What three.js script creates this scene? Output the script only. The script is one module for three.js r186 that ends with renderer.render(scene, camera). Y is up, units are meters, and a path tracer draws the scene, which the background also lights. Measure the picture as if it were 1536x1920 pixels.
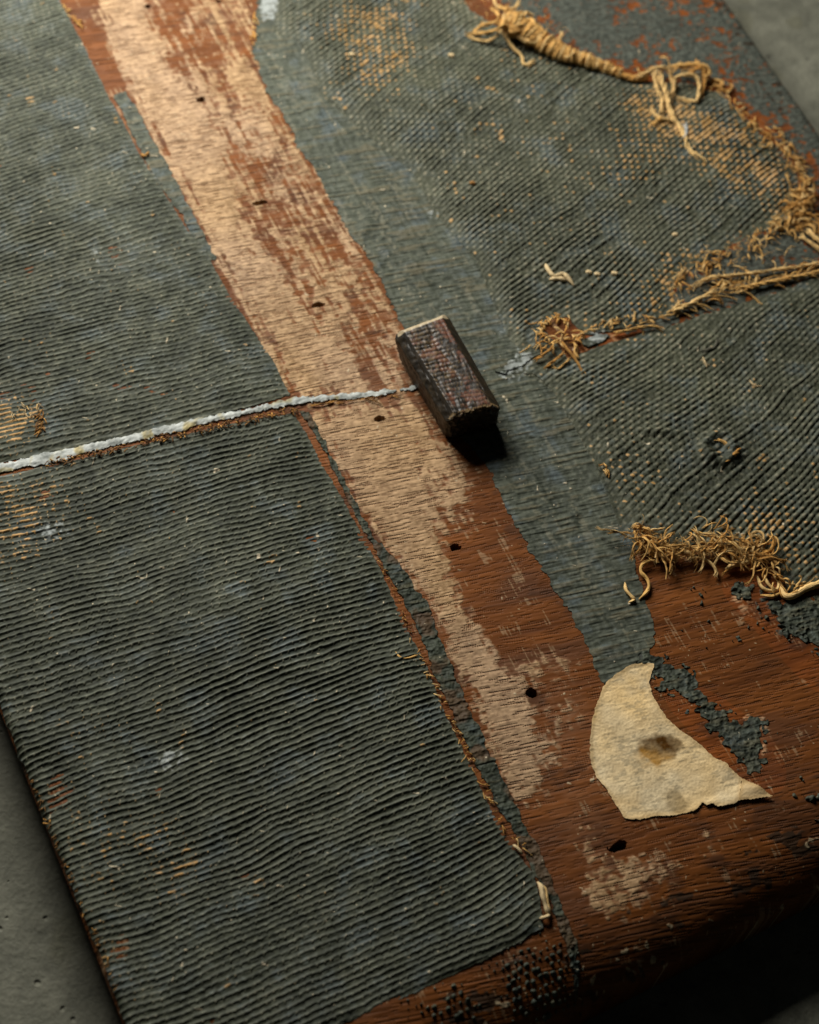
import * as THREE from 'three';
import { RectAreaLightUniformsLib } from 'three/addons/lights/RectAreaLightUniformsLib.js';
import { mergeGeometries } from 'three/addons/utils/BufferGeometryUtils.js';

// ------------------------------------------------------------------ camera, light, exposure
// The panel's top face lies in y = 0; the concrete lies FLOOR below it.
const FLOOR = 0.033;
const scene = new THREE.Scene();
const TILT = THREE.MathUtils.degToRad(33), ROLL = THREE.MathUtils.degToRad(10), DIST = 0.68, FOCAL = 3400, PW = 1536, PH = 1920;
const camera = new THREE.PerspectiveCamera(2 * Math.atan(PH / 2 / FOCAL) * 180 / Math.PI, PW / PH, 0.02, 30);
camera.position.set(0, DIST * Math.cos(TILT), DIST * Math.sin(TILT));
camera.lookAt(0, 0, 0);
camera.rotateZ(ROLL);
camera.focus = 0.655;
camera.userData.fStop = 9;
camera.updateMatrixWorld();
scene.background = new THREE.Color(0.009, 0.0098, 0.0095);          // the dim room around the panel
const renderer = new THREE.WebGLRenderer({ antialias: true });
renderer.toneMapping = THREE.LinearToneMapping;
renderer.toneMappingExposure = 1.05;
renderer.shadowMap.enabled = true;
RectAreaLightUniformsLib.init();
const LAMP_AIM = new THREE.Vector3(-0.105, 0, -0.115), LAMP_DIR = new THREE.Vector3(-0.45, 0.80, -0.62).normalize(), LAMP_DIST = 0.57, LAMP_SIZE = 0.31, LAMP_POWER = 23.5;
const LAMP_POS = LAMP_DIR.clone().multiplyScalar(LAMP_DIST).add(LAMP_AIM);
const key = new THREE.RectAreaLight(new THREE.Color(1.0, 0.965, 0.89), LAMP_POWER, LAMP_SIZE, LAMP_SIZE);
key.position.copy(LAMP_POS); key.lookAt(LAMP_AIM); scene.add(key);

// ------------------------------------------------------------------ helpers: measuring, noise
const camC = camera.position.clone(), camR = new THREE.Vector3(), camU = new THREE.Vector3(), camF = new THREE.Vector3();
camera.matrixWorld.extractBasis(camR, camU, camF); camF.negate();
function P(px, py, h = 0) {                                        // a place measured on the photograph -> metres, h above the panel
  const d = camF.clone().multiplyScalar(FOCAL).addScaledVector(camR, px - PW / 2).addScaledVector(camU, PH / 2 - py);
  const t = (h - camC.y) / d.y;
  return new THREE.Vector3(camC.x + d.x * t, h, camC.z + d.z * t);
}
function rng(seed) { let s = seed | 0; return () => { s = (s + 0x6d2b79f5) | 0; let t = Math.imul(s ^ (s >>> 15), 1 | s); t = (t + Math.imul(t ^ (t >>> 7), 61 | t)) ^ t; return ((t ^ (t >>> 14)) >>> 0) / 4294967296; }; }
const NT = new Float32Array(65536);
{ const r = rng(11); for (let i = 0; i < 65536; i++) NT[i] = r() * 2 - 1; }
function vn(x, y) {                                                // value noise, -1..1
  const xi = Math.floor(x), yi = Math.floor(y); let fx = x - xi, fy = y - yi;
  fx = fx * fx * (3 - 2 * fx); fy = fy * fy * (3 - 2 * fy);
  const a = (yi & 255) << 8, b = ((yi + 1) & 255) << 8, c = xi & 255, d = (xi + 1) & 255;
  const p = NT[a | c], q = NT[a | d], r = NT[b | c], s = NT[b | d];
  const u = p + (q - p) * fx, v = r + (s - r) * fx;
  return u + (v - u) * fy;
}
const fb2 = (x, y) => 0.65 * vn(x, y) + 0.35 * vn(x * 2.13 + 17.3, y * 2.13 + 5.1);
const fb3 = (x, y) => 0.55 * vn(x, y) + 0.29 * vn(x * 2.13 + 17.3, y * 2.13 + 5.1) + 0.16 * vn(x * 4.41 + 3.7, y * 4.41 + 41.9);
const h1 = (k, j = 0) => NT[((k * 7919 + j * 104729) >>> 0) & 65535];
const sst = (a, b, x) => { const t = Math.min(1, Math.max(0, (x - a) / (b - a))); return t * t * (3 - 2 * t); };
const clamp01 = (x) => x < 0 ? 0 : x > 1 ? 1 : x;
const mix = (a, b, t) => a + (b - a) * t;

// ------------------------------------------------------------------ masks: outlines with a signed distance (metres, + inside)
const RES = 0.0004;
class Mask {
  constructor(polys, margin = 0.008) {                             // polys in photo measurements
    this.pts = polys.map((poly) => poly.map(([x, y]) => P(x, y)));
    const xs = this.pts.flat().map((p) => p.x), zs = this.pts.flat().map((p) => p.z);
    this.x0 = Math.min(...xs) - margin; this.z0 = Math.min(...zs) - margin;
    this.x1 = Math.max(...xs) + margin; this.z1 = Math.max(...zs) + margin;
    const w = this.w = Math.ceil((this.x1 - this.x0) / RES) + 1, h = this.h = Math.ceil((this.z1 - this.z0) / RES) + 1;
    const cv = document.createElement('canvas'); cv.width = w; cv.height = h;
    const g = cv.getContext('2d'); g.fillStyle = '#000'; g.fillRect(0, 0, w, h); g.fillStyle = '#fff';
    for (const poly of this.pts) { g.beginPath(); poly.forEach((p, i) => g[i ? 'lineTo' : 'moveTo']((p.x - this.x0) / RES + 0.5, (p.z - this.z0) / RES + 0.5)); g.closePath(); g.fill(); }
    const px = g.getImageData(0, 0, w, h).data, inn = new Float32Array(w * h), out = new Float32Array(w * h);
    for (let i = 0; i < w * h; i++) { const on = px[i * 4] > 127; inn[i] = on ? 1e12 : 0; out[i] = on ? 0 : 1e12; }
    edt(inn, w, h); edt(out, w, h);
    this.d = new Float32Array(w * h);
    for (let i = 0; i < w * h; i++) this.d[i] = inn[i] > 0 ? (Math.sqrt(inn[i]) - 0.5) * RES : -(Math.sqrt(out[i]) - 0.5) * RES;
  }
  at(x, z) {
    const fx = (x - this.x0) / RES, fz = (z - this.z0) / RES, i = Math.floor(fx), j = Math.floor(fz);
    if (i < 0 || j < 0 || i >= this.w - 1 || j >= this.h - 1) return -0.05;
    const a = fx - i, b = fz - j, k = j * this.w + i, d = this.d;
    return (d[k] * (1 - a) + d[k + 1] * a) * (1 - b) + (d[k + this.w] * (1 - a) + d[k + this.w + 1] * a) * b;
  }
}
function edt(f, w, h) {
  const n = Math.max(w, h), v = new Int32Array(n), z = new Float64Array(n + 1), q = new Float32Array(n);
  const line = (off, step, len) => {
    for (let i = 0; i < len; i++) q[i] = f[off + i * step];
    let k = 0; v[0] = 0; z[0] = -1e20; z[1] = 1e20;
    for (let i = 1; i < len; i++) {
      let s = ((q[i] + i * i) - (q[v[k]] + v[k] * v[k])) / (2 * i - 2 * v[k]);
      while (s <= z[k]) { k--; s = ((q[i] + i * i) - (q[v[k]] + v[k] * v[k])) / (2 * i - 2 * v[k]); }
      k++; v[k] = i; z[k] = s; z[k + 1] = 1e20;
    }
    k = 0;
    for (let i = 0; i < len; i++) { while (z[k + 1] < i) k++; f[off + i * step] = Math.min(1e12, (i - v[k]) * (i - v[k]) + q[v[k]]); }
  };
  for (let x = 0; x < w; x++) line(x, w, h);
  for (let y = 0; y < h; y++) line(y * w, 1, w);
}

// ------------------------------------------------------------------ the panel's own frame: A runs along the bare strip, B across it
const AX = [Math.cos(0.995), Math.sin(0.995)], BX = [Math.sin(0.995), -Math.cos(0.995)];
const uOf = (x, z) => x * BX[0] + z * BX[1], vOf = (x, z) => x * AX[0] + z * AX[1];
const lineD = (p, q) => { const l = Math.hypot(q.x - p.x, q.z - p.z), nx = (q.z - p.z) / l, nz = -(q.x - p.x) / l; return (x, z) => (x - p.x) * nx + (z - p.z) * nz; };
// distances to the panel's edges, + on the panel
const edgeLeft = lineD(P(24, 1390), P(232, 1920));
const frontLine = lineD(P(1000, 1888), P(1300, 1738));
const edgeFront = (x, z) => frontLine(x, z) + 0.0055;
const edgeRight = lineD(P(1530, 235), P(1364, 0));
const DOM = { x0: -0.28, x1: 0.20, z0: -0.40, z1: 0.27 };          // how much of the panel is built
const FR = 0.030, FH = 0.015, SR = 0.0035;                                      // radius of the rounded front edge, of the side edges
function roll(d, r) { if (d >= r) return 0; if (d <= 0) return -r; const t = r - d; return -(r - Math.sqrt(r * r - t * t)); }
function panelY(x, z) {
  return Math.min(roll(edgeFront(x, z) + 0.0006 * vn(x * 90, z * 90), FR) * FH / FR, roll(edgeLeft(x, z), SR), roll(edgeRight(x, z), SR)) + 0.00025 * vn(x * 28, z * 28);
}
const holes = [[140, 8, 3.0, 1.6], [409, 2, 2.8, 1.6], [376, 187, 3.6, 3.0], [486, 381, 6.2, 2.2], [597, 571, 4.6, 2.2], [712, 785, 4.4, 2.2], [853, 1027, 4.0, 2.4], [996, 1298, 4.4, 3.0], [1160, 1587, 6.6, 2.8], [277, 12, 2.6, 2.4]]
  .slice(1).map(([x, y, a, b]) => { const p = P(x, y); return { x: p.x, z: p.z, a: a * 0.00056, b: b * 0.00060 }; });
function holeF(x, z) {                                              // + outside every nail hole
  let best = 1;
  for (const o of holes) {
    const dx = x - o.x, dz = z - o.z; if (dx * dx + dz * dz > 1e-4) continue;
    const g = (dx * 0.9 - dz * 0.436) / o.a, k = (dx * 0.436 + dz * 0.9) / o.b;
    best = Math.min(best, (Math.sqrt(g * g + k * k) - 1 + 0.35 * vn(x * 1500, z * 1500)) * o.b);
  }
  return best;
}

// ------------------------------------------------------------------ outlines
const M = {
  leftUpper: new Mask([[[30, -220], [104, -60], [112, 0], [140, 52], [162, 95], [188, 150], [206, 185], [236, 240], [260, 288], [288, 332], [316, 376], [350, 430], [392, 484], [424, 542], [470, 612], [510, 672], [545, 742], [470, 763], [350, 793], [200, 828], [100, 850], [0, 870], [-200, 912], [-330, 600], [-600, 0], [-700, -220]]]),
  leftLower: new Mask([[[-170, 921], [0, 893], [150, 860], [300, 825], [430, 795], [552, 776], [600, 862], [640, 932], [690, 1022], [715, 1072], [745, 1140], [790, 1230], [830, 1330], [880, 1430], [920, 1520], [960, 1582], [1000, 1642], [1014, 1690], [1018, 1742], [880, 1815], [700, 1893], [500, 1985], [360, 2050], [220, 2080], [150, 1900], [-30, 1480], [-120, 1200]]]),
  rightUpper: new Mask([[[420, -220], [480, -60], [512, 20], [520, 62], [560, 75], [592, 128], [606, 178], [680, 242], [780, 325], [820, 402], [900, 492], [938, 590], [962, 640], [990, 660], [1006, 622], [1030, 598], [1062, 594], [1080, 610], [1100, 628], [1150, 622], [1210, 606], [1250, 590], [1278, 572], [1262, 540], [1300, 500], [1370, 462], [1420, 436], [1478, 415], [1500, 380], [1496, 330], [1478, 290], [1428, 256], [1392, 214], [1350, 176], [1290, 158], [1230, 156], [1190, 148], [1100, 108], [1010, 76], [930, 50], [880, 20], [860, -20], [850, -60], [820, -220]]]),
  rightLower: new Mask([[[955, 700], [1010, 690], [1080, 668], [1150, 642], [1210, 624], [1290, 602], [1400, 566], [1536, 522], [1720, 465], [1760, 800], [1740, 1040], [1600, 1076], [1536, 1094], [1482, 1116], [1462, 1082], [1446, 1040], [1400, 1030], [1330, 1022], [1230, 1026], [1172, 1006], [1152, 950], [1120, 872], [1076, 792], [1040, 732], [1000, 705]]]),
  band: new Mask([[[400, -220], [470, -60], [482, 20], [474, 100], [500, 170], [560, 272], [640, 412], [700, 502], [746, 596], [775, 680], [830, 780], [886, 838], [930, 900], [955, 962], [1000, 1040], [1050, 1122], [1090, 1192], [1112, 1240], [1130, 1282], [1180, 1300], [1228, 1262], [1250, 1238], [1222, 1226], [1232, 1190], [1207, 1128], [1194, 1080], [1186, 1040], [1230, 1000], [1200, 900], [1130, 760], [1060, 670], [1000, 590], [930, 460], [800, 300], [680, 160], [600, 40], [560, -60], [520, -220]]]),
  edgeStrip: new Mask([[[212, 178], [236, 172], [262, 216], [290, 268], [340, 358], [380, 438], [404, 486], [386, 492], [340, 402], [296, 345], [258, 272]], [[560, 770], [578, 772], [650, 910], [700, 1008], [742, 1050], [800, 1130], [850, 1258], [905, 1380], [960, 1500], [1010, 1590], [1050, 1690], [1078, 1762], [1092, 1830], [1092, 1880], [1078, 1830], [1062, 1764], [1030, 1692], [984, 1602], [930, 1502], [872, 1392], [826, 1290], [780, 1170], [720, 1062], [668, 968], [606, 842]]]),
  residue: new Mask([[[1214, 1240], [1250, 1232], [1308, 1270], [1352, 1326], [1388, 1360], [1420, 1340], [1440, 1372], [1436, 1420], [1450, 1452], [1404, 1452], [1376, 1420], [1350, 1384], [1316, 1350], [1276, 1312], [1230, 1302], [1220, 1272]], [[1432, 1140], [1480, 1118], [1536, 1112], [1700, 1080], [1700, 1230], [1536, 1215], [1490, 1196], [1450, 1160]], [[1372, 1094], [1412, 1104], [1404, 1128], [1378, 1122]]]),
  dots: new Mask([[[890, 1812], [1020, 1750], [1072, 1762], [1092, 1840], [1096, 1900], [1040, 1920], [990, 1900], [930, 1880]], [[760, 1885], [860, 1840], [930, 1880], [880, 1925], [780, 1930]]]),
  seamPatch: new Mask([[[926, 698], [962, 676], [1000, 658], [1014, 664], [978, 686], [946, 702]], [[1086, 642], [1118, 628], [1140, 628], [1134, 638], [1100, 650]]]),
  paper: new Mask([[[1226, 1243], [1191, 1245], [1174, 1252], [1139, 1277], [1127, 1297], [1115, 1329], [1108, 1359], [1106, 1393], [1108, 1430], [1117, 1458], [1134, 1477], [1152, 1505], [1172, 1535], [1196, 1537], [1229, 1532], [1263, 1529], [1300, 1521], [1310, 1513], [1316, 1504], [1323, 1513], [1335, 1507], [1345, 1515], [1377, 1507], [1383, 1502], [1391, 1460], [1362, 1433], [1337, 1419], [1318, 1402], [1295, 1385], [1273, 1369], [1251, 1349], [1238, 1330], [1222, 1302], [1217, 1277], [1221, 1260], [1227, 1251]]], 0.004),
  paperTip: new Mask([[[1391, 1460], [1419, 1476], [1447, 1496], [1419, 1499], [1383, 1503]]], 0.004),
};
const seamLine = [[-180, 925, 24], [0, 880, 21], [100, 858, 22], [200, 833, 20], [350, 798, 18], [430, 780, 16], [560, 752, 17], [640, 745, 13], [720, 737, 12], [790, 726, 12]].map(([x, y, w]) => { const p = P(x, y); return [p.x, p.z, w * 0.0001]; });
function seamF(x, z) {
  let best = -1;
  for (let i = 0; i < seamLine.length - 1; i++) {
    const [ax, az, aw] = seamLine[i], [bx, bz, bw] = seamLine[i + 1], dx = bx - ax, dz = bz - az;
    const t = clamp01(((x - ax) * dx + (z - az) * dz) / (dx * dx + dz * dz));
    best = Math.max(best, mix(aw, bw, t) - Math.hypot(x - ax - dx * t, z - az - dz * t));
  }
  return best + 0.0010 * fb2(x * 90, z * 90) + 0.0007 * fb2(x * 330, z * 330) + 0.0007 * fb2(x * 1300, z * 1300) - 0.0002;
}

// ------------------------------------------------------------------ weaves: height (m) and what shows where
const out = { h: 0, node: 0, crest: 0 };
const LA = [Math.cos(0.58), -Math.sin(0.58)], LN = [Math.sin(0.58), Math.cos(0.58)];
const pinch = P(1010, 1690);
function weaveLeft(x, z) {
  const u = x * LA[0] + z * LA[1], v = x * LN[0] + z * LN[1];
  const dl = -0.17 * sst(-0.13, -0.27, v) + 0.09 * Math.exp(-((v + 0.07) * (v + 0.07)) / 0.006) - 0.03 * sst(0.03, 0.12, v);
  let f = v - (u + 0.08) * dl * 0.8 + 0.0026 * vn(u * 17 + 3, v * 22) + 0.0011 * vn(u * 55, v * 60 + 9) + 0.00026 * vn(u * 170, v * 150) + 0.00010 * vn(u * 460, v * 400);
  const pd = ((x - pinch.x) ** 2 + (z - pinch.z) ** 2) / 0.0009;
  if (pd < 4) f += 0.010 * Math.exp(-pd * 1.6) * (1 + 0.6 * (u - 0.02) * 30);
  f /= 0.00232;
  const k = Math.floor(f), p = f - k;
  const wear = clamp01(0.5 + 0.9 * vn(u * 30 + 40, v * 30));
  const amp = (0.86 + 0.12 * h1(k, 3) + 0.16 * vn(u * 70, k * 0.37 + 11)) * (0.86 + 0.24 * vn(u * 22 + 7, v * 22 + 3));
  const c0 = 0.72 + 0.07 * vn(u * 240, k * 7.3) + 0.03 * vn(u * 800, k * 3.1), rise = sst(0.30, c0, p), drop = 1 - sst(c0 + 0.06, c0 + 0.20, p);
  let h = (rise * drop) * 0.00060 * amp - 0.00026 * sst(c0 + 0.06, c0 + 0.20, p) * (1 - sst(0.94, 1.0, p)) * amp + 0.00016 * (1 - sst(0.0, 0.12, p)) * (1 - amp) ;
  if (p < 0.10) h -= 0.0001 * amp * (1 - p / 0.10);
  // thin warp yarns bridge the grooves
  const t = u / 0.0027 + 0.13 * k + 0.13 * h1(k, 9) + 0.35 * vn(v * 60, u * 25), td = Math.abs(t - Math.round(t)) * 0.0027, rid = Math.round(t);
  const on = h1(rid * 31 + k * 57, 5) > -0.55 ? 1 : 0, tick = on * Math.exp(-td * td / (0.00021 * 0.00021));
  const inGroove = sst(c0 - 0.02, c0 + 0.10, p) + (p < 0.1 ? 1 - p / 0.1 : 0);
  h = Math.max(h, tick * Math.min(1, inGroove) * 0.00064 * (0.6 + 0.4 * wear)) + tick * 0.00004;
  out.h = h + 0.00011 * fb2(u * 500, v * 900); out.node = tick * Math.min(1, inGroove); out.crest = rise * drop;
}
const RA = [Math.cos(0.995), -Math.sin(0.995)], RN = [Math.sin(0.995), Math.cos(0.995)];
const fan = P(1090, 830), fan2 = P(985, 640);
function weaveRight(x, z) {
  const u = x * RA[0] + z * RA[1], v = x * RN[0] + z * RN[1];
  const d1 = Math.hypot(x - fan.x, z - fan.z), d2 = Math.hypot(x - fan2.x, z - fan2.z);
  const bend = 0.010 * Math.exp(-d1 * d1 / 0.0022) + 0.004 * Math.exp(-d2 * d2 / 0.0006);
  let f = v + bend + 0.0022 * vn(u * 17 + 13, v * 20 + 5) + 0.0007 * vn(u * 60, v * 60) + 0.0002 * vn(u * 260, v * 240);
  let g = u + 0.6 * bend + 0.0016 * vn(v * 17, u * 17 + 31) + 0.0005 * vn(v * 70, u * 60) + 0.00022 * vn(u * 260 + 9, v * 240);
  f /= 0.00222; g /= 0.0021;
  const k = Math.floor(f), p = f - k, j = Math.floor(g), q = g - j;
  const s = ((k + j) & 1) ? Math.sin(Math.PI * q) : -Math.sin(Math.PI * q);            // weft over / under
  const s2 = ((k + j) & 1) ? Math.sin(Math.PI * p) : -Math.sin(Math.PI * p);
  const tight = clamp01(0.5 + 0.9 * vn(u * 24 + 90, v * 24));
  const pa = (p - 0.5) / 0.43, qa = (q - 0.5) / (0.30 + 0.08 * tight), cw = pa * pa < 1 ? Math.sqrt(1 - pa * pa) : 0, cq = qa * qa < 1 ? Math.sqrt(1 - qa * qa) : 0;
  const miss = sst(0.55, 0.75, vn(u * 130, k * 2.7) + 0.35 * h1(k, 61)), hw = cw * (0.82 + 0.18 * s + 0.22 * h1(k, 21)) * (1 - 0.75 * miss), hq = cq * (0.44 - 0.26 * s2 + 0.16 * h1(j, 31)) * (0.8 + 0.2 * tight);
  const a = 0.82 + 0.3 * vn(u * 40, v * 40 + 77);
  out.h = Math.max(hw, hq * 0.9) * 0.00110 * a + 0.00010 * fb2(u * 700, v * 700);
  out.node = hw > hq ? sst(0.35, 0.9, s) * sst(0.55, 0.95, cw) : 0; out.crest = hw;
}

// ------------------------------------------------------------------ textures of the panel (one for the wood, one for cloth and paint), uv in the panel's plane
const TW = 1792, TH = 2048, DW = DOM.x1 - DOM.x0, DH = DOM.z1 - DOM.z0;
const enc = new Uint8Array(4097); for (let i = 0; i <= 4096; i++) { const l = i / 4096; enc[i] = Math.round(255 * (l <= 0.0031308 ? l * 12.92 : 1.055 * Math.pow(l, 1 / 2.4) - 0.055)); }
const toByte = (l) => enc[Math.min(4096, Math.max(0, Math.round(l * 4096)))];
function texture(data, w, h, srgb, wrap) {
  const t = new THREE.DataTexture(data, w, h, THREE.RGBAFormat); t.magFilter = THREE.LinearFilter; t.minFilter = THREE.LinearMipmapLinearFilter; t.generateMipmaps = true;
  if (srgb) t.colorSpace = THREE.SRGBColorSpace;
  if (wrap) t.wrapS = t.wrapT = THREE.RepeatWrapping;
  t.needsUpdate = true; return t;
}
// soft density maps painted as polygons: how much pale residue / old paint lies where on the wood
function density(list, blur) {
  const w = 920, h = 1280, cv = document.createElement('canvas'); cv.width = w; cv.height = h;
  const g = cv.getContext('2d'); g.fillStyle = '#000'; g.fillRect(0, 0, w, h);
  for (const [v, poly] of list) { g.fillStyle = `rgb(${v},${v},${v})`; g.beginPath(); poly.forEach(([x, y], i) => { const p = P(x, y); g[i ? 'lineTo' : 'moveTo']((p.x - DOM.x0) / DW * w, (p.z - DOM.z0) / DH * h); }); g.closePath(); g.fill(); }
  const px = g.getImageData(0, 0, w, h).data; let a = new Float32Array(w * h), b = new Float32Array(w * h);
  for (let i = 0; i < w * h; i++) a[i] = px[i * 4] / 255;
  for (let pass = 0; pass < 2; pass++) {
    for (let y = 0; y < h; y++) { let s = 0; for (let x = -blur; x < w; x++) { if (x + blur < w) s += a[y * w + x + blur]; if (x - blur - 1 >= 0) s -= a[y * w + x - blur - 1]; if (x >= 0) b[y * w + x] = s / (2 * blur + 1); } }
    for (let x = 0; x < w; x++) { let s = 0; for (let y = -blur; y < h; y++) { if (y + blur < h) s += b[(y + blur) * w + x]; if (y - blur - 1 >= 0) s -= b[(y - blur - 1) * w + x]; if (y >= 0) a[y * w + x] = s / (2 * blur + 1); } }
  }
  return (x, z) => {
    const fx = (x - DOM.x0) / DW * w - 0.5, fz = (z - DOM.z0) / DH * h - 0.5, i = Math.floor(fx), j = Math.floor(fz);
    if (i < 0 || j < 0 || i >= w - 1 || j >= h - 1) return 0;
    const p = fx - i, q = fz - j, k = j * w + i;
    return (a[k] * (1 - p) + a[k + 1] * p) * (1 - q) + (a[k + w] * (1 - p) + a[k + w + 1] * p) * q;
  };
}
const cream = density([
  [78, [[280, -40], [478, -40], [490, 150], [400, 160], [330, 150], [285, 60]]],
  [225, [[80, -220], [200, -220], [280, -40], [285, 60], [330, 150], [400, 150], [470, 185], [520, 255], [545, 300], [470, 270], [440, 310], [452, 400], [475, 452], [522, 540], [600, 556], [680, 540], [740, 600], [755, 640], [775, 728], [562, 748], [472, 594], [392, 464], [302, 294], [232, 142], [196, 60], [164, -40]]],
  [138, [[400, 165], [478, 190], [545, 288], [652, 432], [750, 600], [778, 724], [650, 736], [590, 640], [530, 540], [470, 400], [440, 330], [390, 215]]],
  [125, [[345, 140], [470, 130], [490, 180], [540, 270], [470, 290], [430, 230], [400, 200]]],
  [150, [[470, 190], [540, 270], [560, 330], [500, 330], [450, 250]]],
  [135, [[540, 270], [650, 420], [745, 600], [690, 560], [630, 480], [570, 400], [500, 330]]],
  [112, [[450, 300], [520, 300], [600, 440], [640, 540], [560, 560], [500, 480]]],
  [120, [[620, 560], [745, 610], [770, 720], [680, 728], [640, 640]]],
  [190, [[388, -20], [414, -10], [416, 40], [398, 36]]],
  [190, [[452, 105], [472, 105], [560, 262], [645, 405], [748, 596], [728, 600], [625, 425], [540, 285]]],
  [246, [[574, 772], [690, 764], [742, 800], [772, 880], [800, 950], [832, 1012], [848, 1082], [880, 1150], [940, 1240], [985, 1310], [1012, 1400], [1024, 1500], [975, 1505], [915, 1380], [862, 1250], [806, 1134], [746, 1060], [706, 1004], [652, 910]]],
  [170, [[690, 764], [800, 745], [850, 850], [880, 900], [890, 1004], [850, 992], [800, 940], [768, 870], [735, 790]]],
  [125, [[800, 800], [860, 836], [930, 905], [900, 912], [850, 880]]],
  [165, [[936, 1270], [1000, 1222], [1086, 1226], [1104, 1250], [1040, 1282], [970, 1320]]],
  [125, [[1020, 1320], [1060, 1280], [1100, 1330], [1070, 1420], [1030, 1440]]],
  [180, [[1078, 1540], [1105, 1545], [1150, 1640], [1190, 1700], [1130, 1714], [1090, 1692], [1112, 1660]]],
  [205, [[1096, 1688], [1170, 1640], [1230, 1596], [1262, 1634], [1190, 1690], [1120, 1720]]],
  [138, [[1230, 1600], [1270, 1600], [1280, 1660], [1200, 1700]]],
  [138, [[1306, 1536], [1336, 1540], [1350, 1600], [1352, 1690], [1326, 1660]]],
  [178, [[1150, 1815], [1215, 1760], [1285, 1716], [1300, 1734], [1240, 1772], [1170, 1822]]],
  [110, [[1390, 1320], [1440, 1340], [1450, 1420], [1400, 1430], [1370, 1380]]],
  [105, [[1360, 1100], [1430, 1110], [1420, 1180], [1370, 1170]]],
  [205, [[728, 650], [742, 650], [850, 836], [836, 838]]],
], 9);
const oldPaint = density([
  [172, [[840, -80], [1380, -80], [1440, 60], [1560, 260], [1640, 420], [1560, 500], [1500, 330], [1370, 170], [1200, 140], [1000, 70]]],
  [188, [[1250, 540], [1300, 470], [1480, 410], [1560, 420], [1560, 540], [1300, 600]]],
  [185, [[1080, 590], [1130, 560], [1280, 540], [1300, 600], [1100, 660]]],
  [112, [[1360, 1090], [1560, 1080], [1560, 1300], [1500, 1240]]],
  [90, [[1240, 1280], [1340, 1320], [1440, 1400], [1460, 1480], [1400, 1460]]],
  [128, [[1400, 190], [1470, 200], [1560, 300], [1600, 460], [1540, 500], [1500, 380], [1470, 280]]],
], 9);
const dust = density([[200, [[560, 740], [640, 700], [700, 720], [740, 700], [770, 640], [790, 760], [830, 830], [700, 900], [600, 800]]], [150, [[310, 180], [420, 160], [420, 240], [330, 260]]], [140, [[380, -20], [460, -20], [470, 60], [430, 80]]], [120, [[1000, 1300], [1110, 1280], [1130, 1480], [1060, 1600], [1020, 1500]]], [110, [[1080, 1500], [1160, 1540], [1140, 1640], [1080, 1600]]]], 12);
const GR = [Math.cos(0.44), -Math.sin(0.44)], GN = [Math.sin(0.44), Math.cos(0.44)];     // wood grain
const brk0 = (u, v) => vn(u * 500, v * 1600);
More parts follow.
